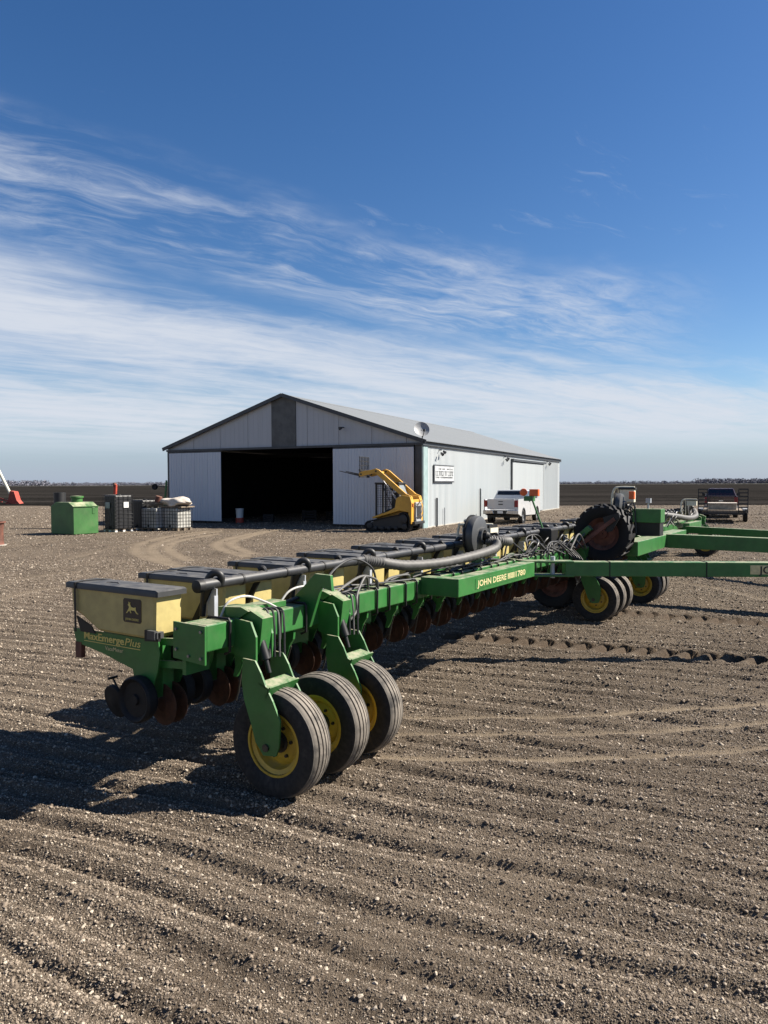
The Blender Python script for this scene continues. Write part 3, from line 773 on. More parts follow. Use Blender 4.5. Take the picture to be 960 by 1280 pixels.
# --- row units
def arc(c, r, a0, a1, n): return [(c[0] + r * math.cos(R(a0 + (a1 - a0) * i / n)), c[1] + r * math.sin(R(a0 + (a1 - a0) * i / n))) for i in range(n + 1)]
ru = MB()
for s_ in (-1, 1):
    for z_ in (.90, 1.06): ru.beam((-.12, s_ * .075, z_), (-.46, s_ * .075, z_ - .03), .022, .05)
    ru.prism([(-1.30, 1.052), (-.35, 1.052), (-.335, .96), (-.36, .83), (-.42, .70), (-.52, .66), (-.58, .70), (-.62, .82), (-.95, .895), (-1.265, .945)], 'y', s_ * .128 - .005, s_ * .128 + .005)
ru.box(-.135, -.10, -.11, .11, .84, 1.20); ru.box(-.50, -.40, -.05, .05, .62, 1.03)
ru.prism([(-.52, .80), (-.62, .82), (-.80, .66), (-.95, .58), (-.97, .53), (-.90, .52), (-.70, .57), (-.56, .66)], 'y', -.03, .03)
ru_me = ru.mesh('row_unit'); ru_me.materials.append(M[G])
def loft(secs):
    n = len(secs[0]); vs = [p for s in secs for p in s]; fs = [tuple(range(n - 1, -1, -1))]
    for i in range(len(secs) - 1): fs += [(i * n + j, i * n + (j + 1) % n, (i + 1) * n + (j + 1) % n, (i + 1) * n + j) for j in range(n)]
    fs.append(tuple(range((len(secs) - 1) * n, len(secs) * n))); return MB().add(vs, fs)
HW = .127
def hop_sec(y, g):  # side outline of the hopper at half-width y, inset g
    o = [(-1.285 + g, 1.375), (-1.265 + g, 1.20 + g * .5), (-1.17 + g, 1.17 + g), (-1.0, 1.085 + g), (-.95, 1.066 + g), (-.40 - g, 1.062 + g), (-.352 - g, 1.10 + g), (-.345 - g, 1.375)]
    return [(x, y, z) for x, z in o]
hop_me = loft([hop_sec(-HW, .018), hop_sec(-HW + .015, 0), hop_sec(HW - .015, 0), hop_sec(HW, .018)]).mesh('hopper', 30); hop_me.materials.append(M['hopper'])
lid = MB(); lsec = lambda y, g: [(x, y, z) for x, z in ((-1.335 + g, 1.366), (-.31 - g, 1.366), (-.31 - g, 1.402 - g), (-.335 - g, 1.412 - g), (-1.31 + g, 1.412 - g), (-1.335 + g, 1.402 - g))]
lid_me = loft([lsec(-.142, .014), lsec(-.132, 0), lsec(.132, 0), lsec(.142, .014)])
lid_me.tube([(-1.0, -.02, 1.412), (-.98, .0, 1.413), (-.90, .01, 1.413), (-.88, -.01, 1.412)], .006, 5)
lid_me = lid_me.mesh('lid', 30); lid_me.materials.append(M['lid'])
def disc(r, w, hub=.03, dish=.0):
    return MB().lathe([(.004, -w / 2 - .012), (hub, -w / 2 - .012), (hub + .01, -w / 2 - dish), (r * .8, -w / 2 - dish * .3), (r * .97, -w / 2), (r, -w * .3), (r, w * .3), (r * .97, w / 2), (r * .8, w / 2), (.004, w / 2)], n=30)
gw_me = MB().lathe([(.003, -.035), (.035, -.035), (.04, -.018), (.125, -.018), (.138, -.036), (.152, -.044), (.165, -.028), (.166, .02), (.158, .044), (.13, .04), (.1, .02), (.003, .02)], n=30).mesh('gauge_wheel', 35); gw_me.materials.append(M['rubber_clean'])
od_me = disc(.150, .006, .05, .006).mesh('opener_disc', 30); od_me.materials.append(M['rust'])
cw_me = disc(.128, .032, .03, .008).mesh('closing_wheel', 30); cw_me.materials.append(M['rubber_clean'])
lv_me = MB().tube([(-.93, .0, .57), (-1.0, .0, .66), (-1.01, 0, .675)], .008, 6).tube([(-1.01, -.04, .675), (-1.01, .04, .675)], .010, 6).mesh('depth_lever', True); lv_me.materials.append(M['black'])
st_me = MB().beam((-1.20, -.146, 1.04), (-1.205, -.148, 1.41), .022, .003, (0, 1, 0)).tube([(-1.205, -.146, 1.41), (-1.19, -.08, 1.421), (-1.17, .05, 1.421), (-1.165, .142, 1.41)], .0055, 4).mesh('lid_strap'); st_me.materials.append(M['black'])
hb_me = MB().prism([(-1.20, 1.16), (-1.03, 1.10), (-.98, 1.045), (-1.15, 1.045)], 'y', -.138, -.128).prism([(-.44, 1.05), (-.44, 1.13), (-.34, 1.13), (-.30, 1.12), (-.30, 1.06)], 'y', -.14, -.118).prism([(-.36, 1.06), (-.36, 1.13), (-.29, 1.13), (-.29, 1.06)], 'y', .118, .138).mesh('hopper_bracket'); hb_me.materials.append(M['black'])
latch_me = MB().box(-.385, -.31, -.165, -.14, 1.075, 1.135).box(-.33, -.30, -.15, -.09, 1.08, 1.125).mesh('hopper_latch'); latch_me.materials.append(M['grey_fan'])
# disc opener bracket hung under the front of the bar
cb_me = MB().prism([(-.09, 1.02), (.07, 1.02), (.06, .93), (.02, .87), (-.01, .79), (-.04, .74), (-.07, .74), (-.05, .82), (-.06, .90)], 'y', -.215, -.19).mesh('opener_bracket'); cb_me.materials.append(M[G])
sc_me = MB().tube([(.03, -.2, .87), (.0, -.2, .79), (-.02, -.2, .70), (-.035, -.2, .62), (-.06, -.2, .56)], .007, 5).mesh('scraper', True); sc_me.materials.append(M['greasy'])
el_me = MB().tube(spline([(-.26, .02, 1.40), (-.245, .01, 1.455), (-.26, -.005, 1.485), (-.295, -.025, 1.485), (-.33, -.045, 1.44), (-.355, -.055, 1.34), (-.37, -.06, 1.16)], 5), .027, 10).mesh('vacuum_elbow', True); el_me.materials.append(M['hose'])
es_me = MB().tube(spline([(-.28, 0, 1.41), (-.275, .0, 1.455), (-.29, -.01, 1.475), (-.32, -.02, 1.46)], 4), .020, 8).tube([(-.275, 0, 1.44), (-.278, 0, 1.452)], .026, 8).mesh('vacuum_stub', True); es_me.materials.append(M['hose'])
rod_me = MB().beam((-.285, 0, 1.39), (-.47, -.02, 1.06), .02, .042).mesh('pipe_strut'); rod_me.materials.append(M['black'])
met_me = MB().lathe([(.01, -.05), (.09, -.05), (.1, -.03), (.1, .03), (.06, .05), (.01, .05)], (-.36, .08, .98), (0, 1, 0), 18).prism([(-.47, 1.06), (-.30, 1.06), (-.29, .93), (-.40, .86), (-.48, .9)], 'y', .05, .115).mesh('seed_meter', 30); met_me.materials.append(M['black'])

def lift(y): return .0105 * min(y, YE - y)
def row_unit(k, y, near=True, mirror=False):
    u = place('row_unit', ru_me, None, PL, (0, y, zo(y) + lift(y)))
    off = (.093 - .1305) if k == 0 else (.108 if k % 2 else -.108)
    if mirror: off = -off
    for n_, me_ in (('hopper', hop_me), ('lid', lid_me), ('lid_strap', st_me), ('hopper_bracket', hb_me), ('hopper_latch', latch_me)):
        place(n_, me_, None, u, (0, off, 0))
    for s_ in (-1, 1):
        place('gauge_wheel', gw_me, None, u, (-.51, s_ * .18, .63), rot=(0, 0, 0 if s_ < 0 else math.pi))
        place('opener_disc', od_me, None, u, (-.405, s_ * .04, .575), rot=(0, 0, s_ * R(5)))
        place('closing_wheel', cw_me, None, u, (-.875, s_ * .075, .535), rot=(s_ * R(-14), 0, s_ * R(6)))
    place('depth_lever', lv_me, None, u); place('seed_meter', met_me, None, u)
    if k > 0:
        place('opener_bracket', cb_me, None, u); place('scraper', sc_me, None, u)
    return u
units = [row_unit(k, y_) for k, y_ in enumerate(row_y)]
for k in range(20):
    row_unit(k, YE - row_y[k], mirror=True)
# vacuum pipes with their elbows, struts and stands
def pipe(y0, y1):
    return MB().tube([(-.28, q_, 1.41 + zo(q_) + lift(q_)) for q_ in (y0, (y0 + y1) / 2, y1)], .043, 16).build('vacuum_pipe', 'tube', PL, smooth=True)
vp = pipe(.31, 10.6); vp2 = pipe(12.0, YE - .4)
MB().lathe([(.03, 0), (.047, .004), (.05, .02), (.05, .06), (.044, .065)], (-.28, .285, 1.41), (0, 1, 0), 16).build('pipe_cap', 'black', vp, smooth=True)
band = MB().lathe([(.044, -.012), (.0475, -.010), (.0475, .010), (.044, .012)], (-.28, 0, 1.41), (0, 1, 0), 16).mesh('pipe_band', True)
stand = MB().box(-.325, -.232, -.006, .006, ZT - .12, 1.38).box(-.24, -.228, -.03, .006, ZT - .12, 1.33).mesh('pipe_stand')
for k in range(19):
    y_ = .5 + .535 * k
    place('vacuum_elbow' if k % 2 == 0 else 'vacuum_stub', el_me if k % 2 == 0 else es_me, None, vp, (0, y_, lift(y_)))
    place('pipe_strut', rod_me, None, vp, (0, y_ - .06, lift(y_)))
    place('pipe_band', band, 'black', vp, (0, y_ + .26, lift(y_ + .26)))
    if k % 2 == 0: place('pipe_stand', stand, 'galv', vp, (0, y_ - .05, 0))
    if k < 18: place('vacuum_elbow', el_me, None, vp2, (0, YE - y_, zo(YE - y_) + lift(y_)))

# --- gauge / transport wheels on forked arms
ty_me = tyre_mesh(.378, .215, .205); ty_me.materials.append(M['rubber_tread'])
rm_me = rim_mesh(.205, .215); rm_me.materials.append(M['rim'])
hb2_me = hub_mesh(.205, .215); hb2_me.materials.append(M['greasy'])
armp = [(.225, .96), (.335, .955), (.385, .88), (.425, .80), (.49, .70), (.555, .575), (.545, .40), (.52, .335), (.41, .32), (.34, .40), (.30, .52), (.235, .68), (.215, .80)]
def arm_mesh(t=.014):
    return MB().prism(armp, 'y', -t / 2, t / 2).mesh('fork_plate')
ap_me = arm_mesh(); ap_me.materials.append(M[G])
br_me = MB().prism([(.09, ZT + .01), (.24, 1.20), (.29, 1.10), (.29, .93), (.20, .93), (.09, .97)], 'y', -.009, .009).mesh('arm_bracket'); br_me.materials.append(M[G])
bridge_me = MB().prism([(.44, .775), (.455, .79), (.475, .735), (.33, .74), (.325, .757)], 'y', -.155, .155).mesh('fork_bridge')
bridge_me = MB().beam((.415, -.155, .79), (.415, .155, .79), .10, .012, (.35, 0, .94)).beam((.448, -.155, .75), (.448, .155, .75), .012, .09, (.45, 0, .9)).mesh('fork_bridge'); bridge_me.materials.append(M[G])
cyl_me = MB().cyl((.20, 0, 1.17), (.30, 0, .93), .035, 14).cyl((.30, 0, .93), (.33, 0, .84), .018, 10).mesh('lift_cylinder', True); cyl_me.materials.append(M['black'])
blk_me = MB().prism([(.10, 1.20), (.17, 1.275), (.30, 1.22), (.27, .98), (.18, .96), (.10, 1.02)], 'y', -.055, .055).mesh('cylinder_mount'); blk_me.materials.append(M[G])
cap_me = MB().prism([(-.10, ZT + .004), (.10, ZT + .004), (.19, ZT + .06), (.12, ZT + .085), (-.10, ZT + .07)], 'y', -.08, .08).mesh('mount_cap'); cap_me.materials.append(M[G])
ax_me = MB().cyl((.435, -.168, .378), (.435, .168, .378), .026, 12).mesh('axle', True); ax_me.materials.append(M['greasy'])
def wheel_group(y0, dx=0.0, flip=1, ystep=.475, z0=0.0):
    zz0 = zo(y0) + z0
    for i in range(3):
        yw = y0 + flip * i * ystep; rz_ = 0
        w = place('gauge_tyre_wheel', ty_me, None, PL, (.435 + dx, yw, .378 + zz0), rot=(0, random.uniform(0, 6), 0))
        place('rim', rm_me, None, w); place('hub', hb2_me, None, w)
        if i != 1:
            f = place('wheel_fork', ax_me, None, PL, (dx, yw, zz0))
            for s_ in (-1, 1):
                place('fork_plate', ap_me, None, f, (0, s_ * .148, 0)); place('arm_bracket', br_me, None, f, (0, s_ * .085, 0))
            place('fork_bridge', bridge_me, None, f); place('lift_cylinder', cyl_me, None, f); place('cylinder_mount', blk_me, None, f, (0, .02, 0)); place('mount_cap', cap_me, None, f, (0, .02, 0))
wheel_group(.385, ystep=.49); wheel_group(8.42); wheel_group(10.84, dx=.20, ystep=.40); wheel_group(YE - .42, flip=-1)
# tall green lift lug between the first wheels
MB().prism([(-.09, 1.21), (.165, 1.455), (.315, 1.45), (.33, 1.325), (.225, 1.35), (.11, 1.02), (-.09, .99)], 'y', 1.13, 1.165).build('lift_lug', G, PL, bevel=.003)
MB().prism([(-.20, 1.17), (.055, 1.425), (.195, 1.42), (.215, 1.275), (.10, 1.305), (-.01, .99), (-.20, .99)], 'y', 21.2, 21.24).build('lift_lug', G, PL)
MB().box(-.12, .02, .62, .95, ZT + .003, ZT + .05).build('junction_block', G, PL, bevel=.004)
# --- frame in front of the bar: cross piece, lettered bar, pull bars, tongue
tz0, tz1 = 1.06, 1.243; tzc = (tz0 + tz1) / 2
MB().prism([(.094, 3.02), (.52, 3.02), (.52, 3.20), (.094, 3.20)], 'z', tz0 - .002, tz1 - .002).build('cross_arm', G, PL, bevel=.006)
fb = MB().prism([(.36, 3.022), (.524, 3.022), (.524, 5.22), (.36, 5.22)], 'z', tz0, tz1).build('front_bar', G, PL, bevel=.006)
dirx = Vector((.8526, .5225, 0)); perp = Vector((-.5225, .8526, 0)); P0 = Vector((.47, 5.22, 0))
pb = MB()
a_ = P0 + dirx * .02; e_ = P0 + dirx * 10.9; 
pb.beam((a_ + dirx * .42 + perp * .09) + Vector((0, 0, tzc)), (e_ + perp * .09) + Vector((0, 0, tzc)), .18, .183)
pbar = pb.build('pull_bar', G, PL, bevel=.008)
pp = MB()   # open clevis plates at the joint
for z_ in (tz0 + .004, tz1 - .004): pp.prism([tuple((P0 + dirx * -.05 + perp * .0).xy), tuple((P0 + dirx * .55 + perp * -.01).xy), tuple((P0 + dirx * .55 + perp * .19).xy), tuple((P0 + dirx * -.15 + perp * .22).xy)], 'z', z_ - .012, z_ + .012)
pp.build('clevis_plate', G, PL, bevel=.003)
pin = P0 + dirx * .30 + perp * .09; MB().cyl((pin.x, pin.y, tz0 - .03), (pin.x, pin.y, tz1 + .06), .03, 12).build('hinge_pin', 'galv', PL, smooth=True)
for d_ in (1.0, 2.22, 3.2, 4.6): 
    q_ = P0 + dirx * d_ + perp * .09; MB().beam((q_ - perp * .096) + Vector((0, 0, tzc)), (q_ + perp * .096) + Vector((0, 0, tzc)), .012, .193).build('cable_tie', 'black', pbar)
# far pull bar mirrored, centre tongue and cross beam
dirm = Vector((.8526, -.5225, 0)); P1 = Vector((.47, YE - 5.22, 0)); pz = Vector((0, 0, tzc))
MB().beam(P1 + pz, P1 + dirm * 11.2 + pz, .18, .183).build('pull_bar', G, PL, bevel=.008)
MB().prism([(.36, YE - 5.22), (.524, YE - 5.22), (.524, YE - 3.02), (.36, YE - 3.02)], 'z', tz0 + .08, tz1 + .08).build('front_bar', G, PL, bevel=.006)
MB().beam((.85, 8.85, 1.19), (.85, 13.7, 1.19), .30, .24).build('center_beam', G, PL, bevel=.008)
for y_ in (9.3, 13.2): MB().beam((.10, y_, 1.16), (.70, y_, 1.16), .18, .18).build('center_strut', G, PL, bevel=.006)
MB().beam((.99, 11.45, 1.19), (11.2, 11.45, 1.10), .24, .265).build('tongue', G, PL, bevel=.008)
tb = MB().box(4.0, 4.05, 11.30, 11.60, 1.02, 1.36).build('tongue_clamp', 'black', PL)
MB().tube([(3.2, 11.40, 1.34), (3.6, 11.36, 1.36), (4.03, 11.38, 1.36)], .03, 8).build('tongue_pipe', 'cream', tb)
MB().tube([(4.03, 11.34, 1.30), (4.03, 11.34, 1.45)], .03, 8).build('tongue_bolt', 'cream', tb)
# lettering
st_ = MB().box(.5255, .5275, 3.42, 4.92, 1.098, 1.206).build('decal_strip', 'green', fb)
text('JOHN DEERE', .092, 'decal', st_, frame_mat((.5278, 3.47, 1.12), (0, 1, 0), (0, 0, 1)), width=.80, bold=.0015)
text('1780', .092, 'decal', st_, frame_mat((.5278, 4.56, 1.12), (0, 1, 0), (0, 0, 1)), width=.32, bold=.0015)
mb = MB()
for i in range(6): mb.box(.5276, .529, 4.31, 4.53, 1.12 + i * .011, 1.126 + i * .011)
mb.build('decal_lines', 'decal', st_)['kind'] = 'stuff'
d0 = P0 + dirx * 2.82 + perp * -.0005
sp2 = MB().beam(d0 + dirx * -.05 + Vector((0, 0, tzc)), d0 + dirx * 1.75 + Vector((0, 0, tzc)), .004, .115).build('decal_strip', 'decal', pbar)
text('JOHN DEERE', .13, 'letter', sp2, frame_mat(d0 + dirx * .055 - perp * .004 + Vector((0, 0, tzc - .045)), dirx, (0, 0, 1)), width=.86, bold=.002)
text('1780', .13, 'letter', sp2, frame_mat(d0 + dirx * 1.10 - perp * .004 + Vector((0, 0, tzc - .045)), dirx, (0, 0, 1)), width=.34, bold=.004)
u0 = units[0]
lb = text('MaxEmerge', .078, 'decal_gold', u0, frame_mat((-1.165, -.1345, .984), (1, 0, 0), (0, 0, 1)), width=.455, bold=.0012)
text('Plus', .078, 'decal_gold', u0, frame_mat((-.70, -.1345, .984), (1, 0, 0), (0, 0, 1)), width=.17, shear=.22)
text('VacuMeter', .042, 'decal', u0, frame_mat((-.92, -.1345, .925), (1, 0, 0), (0, 0, 1)), width=.20)
MB().box(-1.165, -.535, -.1355, -.134, .966, .971).build('lettering_underline', 'decal_gold', u0)
MB().box(-1.27, -1.20, -.136, -.10, .83, .95).build('rear_tab', 'rustred', u0)
# leaping deer badge on the first hopper
bw0, bw1, bz0, bz1 = -.675, -.485, 1.165, 1.335; yb = .093 - .1305 - HW
bd = MB().prism([(bw0 + .012, bz0), (bw1 - .012, bz0), (bw1, bz0 + .012), (bw1, bz1 - .012), (bw1 - .012, bz1), (bw0 + .012, bz1), (bw0, bz1 - .012), (bw0, bz0 + .012)], 'y', yb - .004, yb + .01).build('badge', 'decal_dark', u0)
deer = [(.08, .34), (.14, .38), (.24, .52), (.30, .60), (.29, .68), (.23, .72), (.22, .76), (.28, .78), (.26, .88), (.29, .88), (.32, .80), (.36, .88), (.39, .86), (.37, .77), (.41, .72), (.43, .66), (.55, .63), (.68, .62), (.74, .66), (.77, .63), (.76, .56), (.80, .46), (.90, .38), (.95, .36), (.93, .33), (.84, .36), (.74, .44), (.68, .50), (.56, .48), (.44, .50), (.40, .45), (.46, .37), (.43, .34), (.36, .42), (.33, .48), (.22, .40), (.14, .33)]
dv = [(bw0 + .02 + x * (bw1 - bw0 - .04), bz0 + .015 + z * (bz1 - bz0 - .02)) for x, z in deer]
MB().prism(dv, 'y', yb - .0065, yb - .003).build('badge_deer', 'decal_gold', bd)
text('JOHN DEERE', .022, 'decal_gold', bd, frame_mat((bw0 + .025, yb - .0042, bz0 + .016), (1, 0, 0), (0, 0, 1)), width=.14)
# --- fans, hoses
def ribbed_hose(pts, r, n=9):
    P = spline(pts, 14); 
    return MB().tube(P, [r * (1 + (.10 if i % 2 else -.06)) for i in range(len(P))], 12)
def fan(x, y, z, r):
    f = MB().lathe([(.02, -.06), (r * .86, -.06), (r * .97, -.05), (r, -.02), (r, .02), (r * .97, .045), (r * .8, .06), (r * .45, .07), (r * .42, .11), (r * .30, .11), (r * .28, .05), (.01, .05)], (x, y, z), (1, 0, 0), 36).build('blower_fan', 'grey_fan', PL, smooth=True)
    MB().lathe([(.01, -.08), (r * .98, -.08), (r * 1.05, -.07), (r * 1.05, -.05), (.01, -.05)], (x, y, z), (1, 0, 0), 30).build('fan_backplate', 'black', f, smooth=True)
    MB().lathe([(.01, .0), (.05, .0), (.055, .08), (.03, .11), (.01, .11)], (x + .07, y, z), (1, 0, 0), 16).build('fan_motor', 'black', f, smooth=True)
    MB().prism([(y - .10, z - r - .16), (y + .10, z - r - .16), (y + .05, z - r * .5), (y - .05, z - r * .5)], 'x', x - .03, x + .03).build('fan_mount', G, f)
    return f
f1 = fan(-.02, 4.66, 1.58, .245); f2 = fan(.25, 10.75, 1.86, .25); f3 = fan(0, 20.4, 1.70, .25)
MB().beam((.25, 10.75, 1.25), (.25, 10.75, 1.6), .1, .1, (0, 1, 0)).build('fan_post', G, f2); MB().beam((0, 20.4, 1.3), (0, 20.4, 1.5), .1, .1, (0, 1, 0)).build('fan_post', G, f3)
ribbed_hose([(.10, 4.66, 1.53), (.22, 4.70, 1.50), (.27, 4.52, 1.44), (.20, 4.1, 1.385), (.06, 3.55, 1.34), (-.10, 3.05, 1.345), (-.22, 2.72, 1.40), (-.28, 2.5, 1.436)], .052).build('vacuum_hose', 'hose_grey', PL, smooth=True)
ribbed_hose([(.10, 4.66, 1.53), (.24, 4.80, 1.52), (.24, 5.05, 1.50), (.05, 5.15, 1.50), (-.2, 5.2, 1.46), (-.28, 5.4, 1.467)], .055).build('vacuum_hose', 'hose_grey', PL, smooth=True)
ribbed_hose([(.2, 20.3, 1.62), (.35, 19.6, 1.46), (.3, 18.6, 1.42), (.1, 17.6, 1.5), (-.2, 17.0, 1.56)], .07).build('vacuum_hose', 'hose_grey', PL, smooth=True)
def hoop(x, y, z0, h, box=True):
    t_ = MB().tube(spline([(x, y, z0), (x - .02, y + .0, z0 + h * .7), (x + .02, y, z0 + h * .95), (x + .12, y, z0 + h), (x + .42, y, z0 + h)], 5), .024, 8).tube([(x + .1, y + .02, z0), (x + .1, y + .02, z0 + h * .97)], .012, 6).build('monitor_stand', 'cream', PL, smooth=True)
    if box:
        MB().box(x + .14, x + .42, y - .05, y + .10, z0 + h * .70, z0 + h * .96).build('monitor_box', 'cream', t_, bevel=.01); MB().box(x + .12, x + .44, y - .07, y + .12, z0 + h * .96, z0 + h * 1.0).build('monitor_hood', 'black', t_)
    return t_
hoop(-.02, 11.3, 1.25, .98)
hoop(-.10, 20.0, 1.32, .62)
t_ = MB().tube(spline([(-.42, 5.0, 1.2), (-.44, 5.0, 1.5), (-.42, 5.0, 1.66), (-.36, 5.0, 1.70), (.0, 5.12, 1.70)], 5), .018, 8).build('monitor_stand', 'cream', PL, smooth=True)
MB().box(-.38, .02, 5.0, 5.25, 1.60, 1.66).build('grille_frame', 'cream', t_)
for i in range(11): MB().box(-.37 + i * .036, -.355 + i * .036, 4.99, 5.26, 1.66, 1.70).build('grille_slat', 'black', t_)
# warning lamps on a leaning green pole
lp = MB().tube([(-.12, 7.75, 1.2), (-.40, 7.65, 2.02)], .016, 8).build('lamp_pole', G, PL)
MB().box(-.51, -.37, 7.58, 7.72, 1.98, 2.06).build('lamp_bracket', 'green', lp)
MB().lathe([(.01, -.03), (.055, -.03), (.062, 0), (.055, .03), (.01, .035)], (-.53, 7.62, 2.12), (.5, -.86, 0), 20).build('warning_lamp', 'orange', lp, smooth=True)
MB().box(-.43, -.28, 7.6, 7.68, 2.06, 2.17).build('reflector', 'orange', lp, bevel=.008)
MB().box(.40, .50, 10.8, 10.9, 2.0, 2.15).build('reflector', 'orange', PL, bevel=.008)
# hydraulic valve box on the centre frame
vb = MB().box(.48, 1.0, 10.75, 11.15, 1.56, 1.82).build('valve_box', G, PL, bevel=.008)
MB().box(.50, .98, 10.78, 11.12, 1.31, 1.558).build('valve_block', 'black', vb)
for i in range(7):
    x_ = .42 + random.uniform(0, .15); y_ = 10.7 + random.uniform(0, .4)
    MB().tube(spline([(x_, y_, 1.35), (x_ - .05, y_, 1.7 + random.uniform(0, .25)), (x_ - .15, y_ - .1, 1.85 + random.uniform(-.1, .1)), (x_ - .3, y_ - .2, 1.5), (x_ - .35, y_ - .5, 1.3)], 5), .014, 6).build('hydraulic_hose', 'hose', vb, smooth=True)
MB().tube([(.72, 11.0, 1.82), (.72, 11.0, 1.98)], .02, 6).box(.68, .77, 10.96, 11.04, 1.93, 2.02).build('valve_cap', 'galv', vb)
# raised lugged tyre on its folded arm, and its twin on the ground behind
lt = lug_tyre_mesh(.50, .32, .27); lt.materials.append(M['rubber_clean'])
lr = MB().lathe([(.27, -.11), (.24, -.09), (.2, -.02), (.08, -.02), (.07, -.07), (.01, -.07), (.01, .1), (.26, .1), (.27, .11)], n=28, closed=True).mesh('rim', 35); lr.materials.append(M['rustred'])
for loc_, nm in (((.50, 8.62, 1.44), 'raised_wheel'), ((-.62, 9.55, .47), 'carrier_wheel')):
    w_ = place(nm, lt, None, PL, loc_); place('rim', lr, None, w_)
arm = MB().beam((-.05, 8.33, 1.17), (.36, 8.33, 1.55), .09, .15, (0, 1, 0)).build('carrier_arm', G, PL, bevel=.006)
MB().beam((.10, 8.30, 1.18), (.74, 8.36, 1.70), .06, .10, (0, 1, 0)).build('carrier_brace', 'rustred', arm)
MB().prism([(.55, 1.72), (.80, 1.80), (.82, 1.72), (.70, 1.50), (.62, 1.48)], 'y', 8.34, 8.37).build('carrier_plate', 'black', arm)
MB().beam((-.62, 9.35, .5), (-.1, 9.35, 1.08), .08, .12, (0, 1, 0)).build('carrier_arm', G, PL)
MB().box(-.35, -.05, 7.6, 7.95, 1.22, 1.55).build('hose_reel_box', 'black', PL, bevel=.03)
# hoses lying along the bar
def hose(pts, r=.010, m='hose'): return MB().tube(spline(pts, 6), r, 7).build('hydraulic_hose', m, PL, smooth=True)
hose([(-.05, .30, 1.21), (-.03, .36, 1.31), (.0, .52, 1.335), (.03, .70, 1.27), (.06, .80, 1.215)], .009, 'hose_pale')
hose([(-.05, .95, 1.22), (-.03, 1.05, 1.31), (.0, 1.2, 1.335), (.03, 1.45, 1.30)], .009, 'hose_pale')
hose([(.06, 1.32, 1.23), (.0, 1.6, 1.42), (-.02, 1.95, 1.50), (.02, 2.2, 1.40), (.05, 2.25, 1.22)], .011)
hose([(.1, 1.4, 1.21), (.08, 1.7, 1.30), (.08, 1.95, 1.35), (.10, 2.15, 1.30), (.09, 2.2, 1.21)], .012, 'hose_grey')
hose([(.2, 1.45, .98), (.24, 1.6, 1.08), (.16, 1.75, 1.22), (.13, 1.9, 1.34), (.10, 2.0, 1.33), (.06, 2.08, 1.22)], .011, 'hose_grey')
for y_ in (.42, 1.37):
    for i in range(4):
        x_ = .13 + i * .02; y2 = y_ + .06 + i * .03
        hose([(.02, y2 + .10, 1.225), (x_ + .05, y2 + .05, 1.25), (x_ + .12, y2, 1.15), (x_ + .14, y2 - .02, 1.02), (x_ + .15, y2 - .03, .93)], .008, 'hose' if i % 2 else 'hose_grey')
for i in range(26):
    y_ = random.uniform(.7, 7.6); L_ = random.uniform(.5, 1.6); x_ = random.uniform(-.10, .06)
    hose([(x_, y_, 1.222), (x_ + random.uniform(-.04, .04), y_ + L_ * .3, 1.225 + random.uniform(0, .06)), (x_ + random.uniform(-.06, .06), y_ + L_ * .7, 1.225 + random.uniform(0, .07)), (x_ + random.uniform(-.04, .04), y_ + L_, 1.22)], random.choice((.008, .010, .012)), random.choice(('hose', 'hose', 'hose_grey')))
for i in range(16):
    y_ = random.uniform(5.6, 9.2); x_ = random.uniform(-.1, .40)
    hose([(x_, y_, 1.23), (x_ + random.uniform(-.1, .1), y_ + .15, 1.30 + random.uniform(0, .14)), (x_ + random.uniform(-.1, .1), y_ + .45, 1.32 + random.uniform(0, .16)), (x_ + .05, y_ + .7, 1.22)], random.choice((.010, .013)), random.choice(('hose', 'hose', 'hose_grey')))
for i in range(14):
    y_ = random.uniform(15, 21); x_ = random.uniform(-.1, .3); z_ = zo(y_)
    hose([(x_, y_, 1.22 + z_), (x_ + .1, y_ + .2, 1.4 + z_ + random.uniform(0, .12)), (x_, y_ + .6, 1.38 + z_), (x_ + .05, y_ + .9, 1.22 + z_)], .014, random.choice(('hose', 'hose_grey', 'hose_pale')))
for i in range(12):
    y_ = random.uniform(6.2, 8.3); x_ = random.uniform(-.15, .30)
    hose([(x_, y_, 1.22), (x_ + random.uniform(-.15, .15), y_ + .2, 1.30 + random.uniform(0, .14)), (x_ + random.uniform(-.2, .2), y_ + .5, 1.30 + random.uniform(-.03, .12)), (x_ + .1, y_ + .8, 1.22)], .013, 'hose')
for i in range(5):
    hose([(.16 + i * .02, 7.6 + i * .05, 1.22), (.3 + i * .03, 7.7, 1.05), (.28 + i * .02, 7.75, .85), (.3, 7.8 + i * .03, .7)], .012, 'hose')

# ------------------------------------------------------------------ track loader in front of the shed
TL = empty('track_loader', (1.56, 34.94, -.15), math.atan2(.39, -.92))
tag(TL, 'yellow compact track loader with raised arms and pallet forks beside the shed corner', 'loader')
def track_belt(y0, y1):
    ctr = [(.30, .62, .30), (2.30, .34, .27), (.22, .30, .22)]
    out = arc((.36, .62), .34, 40, 175, 8) + arc((.26, .26), .25, 190, 268, 5) + arc((2.12, .27), .265, 272, 430, 9)
    inn = arc((.36, .62), .27, 40, 175, 8) + arc((.26, .26), .18, 190, 268, 5) + arc((2.12, .27), .195, 272, 430, 9)
    n = len(out); vs = []
    for y_ in (y0, y1): vs += [(x, y_, z) for x, z in out] + [(x, y_, z) for x, z in inn]
    fs = []
    for i in range(n):
        j = (i + 1) % n
        fs += [(i, j, n + j, n + i), (2 * n + j, 2 * n + i, 3 * n + i, 3 * n + j), (j, i, 2 * n + i, 2 * n + j), (n + i, n + j, 3 * n + j, 3 * n + i)]
    return MB().add(vs, fs)
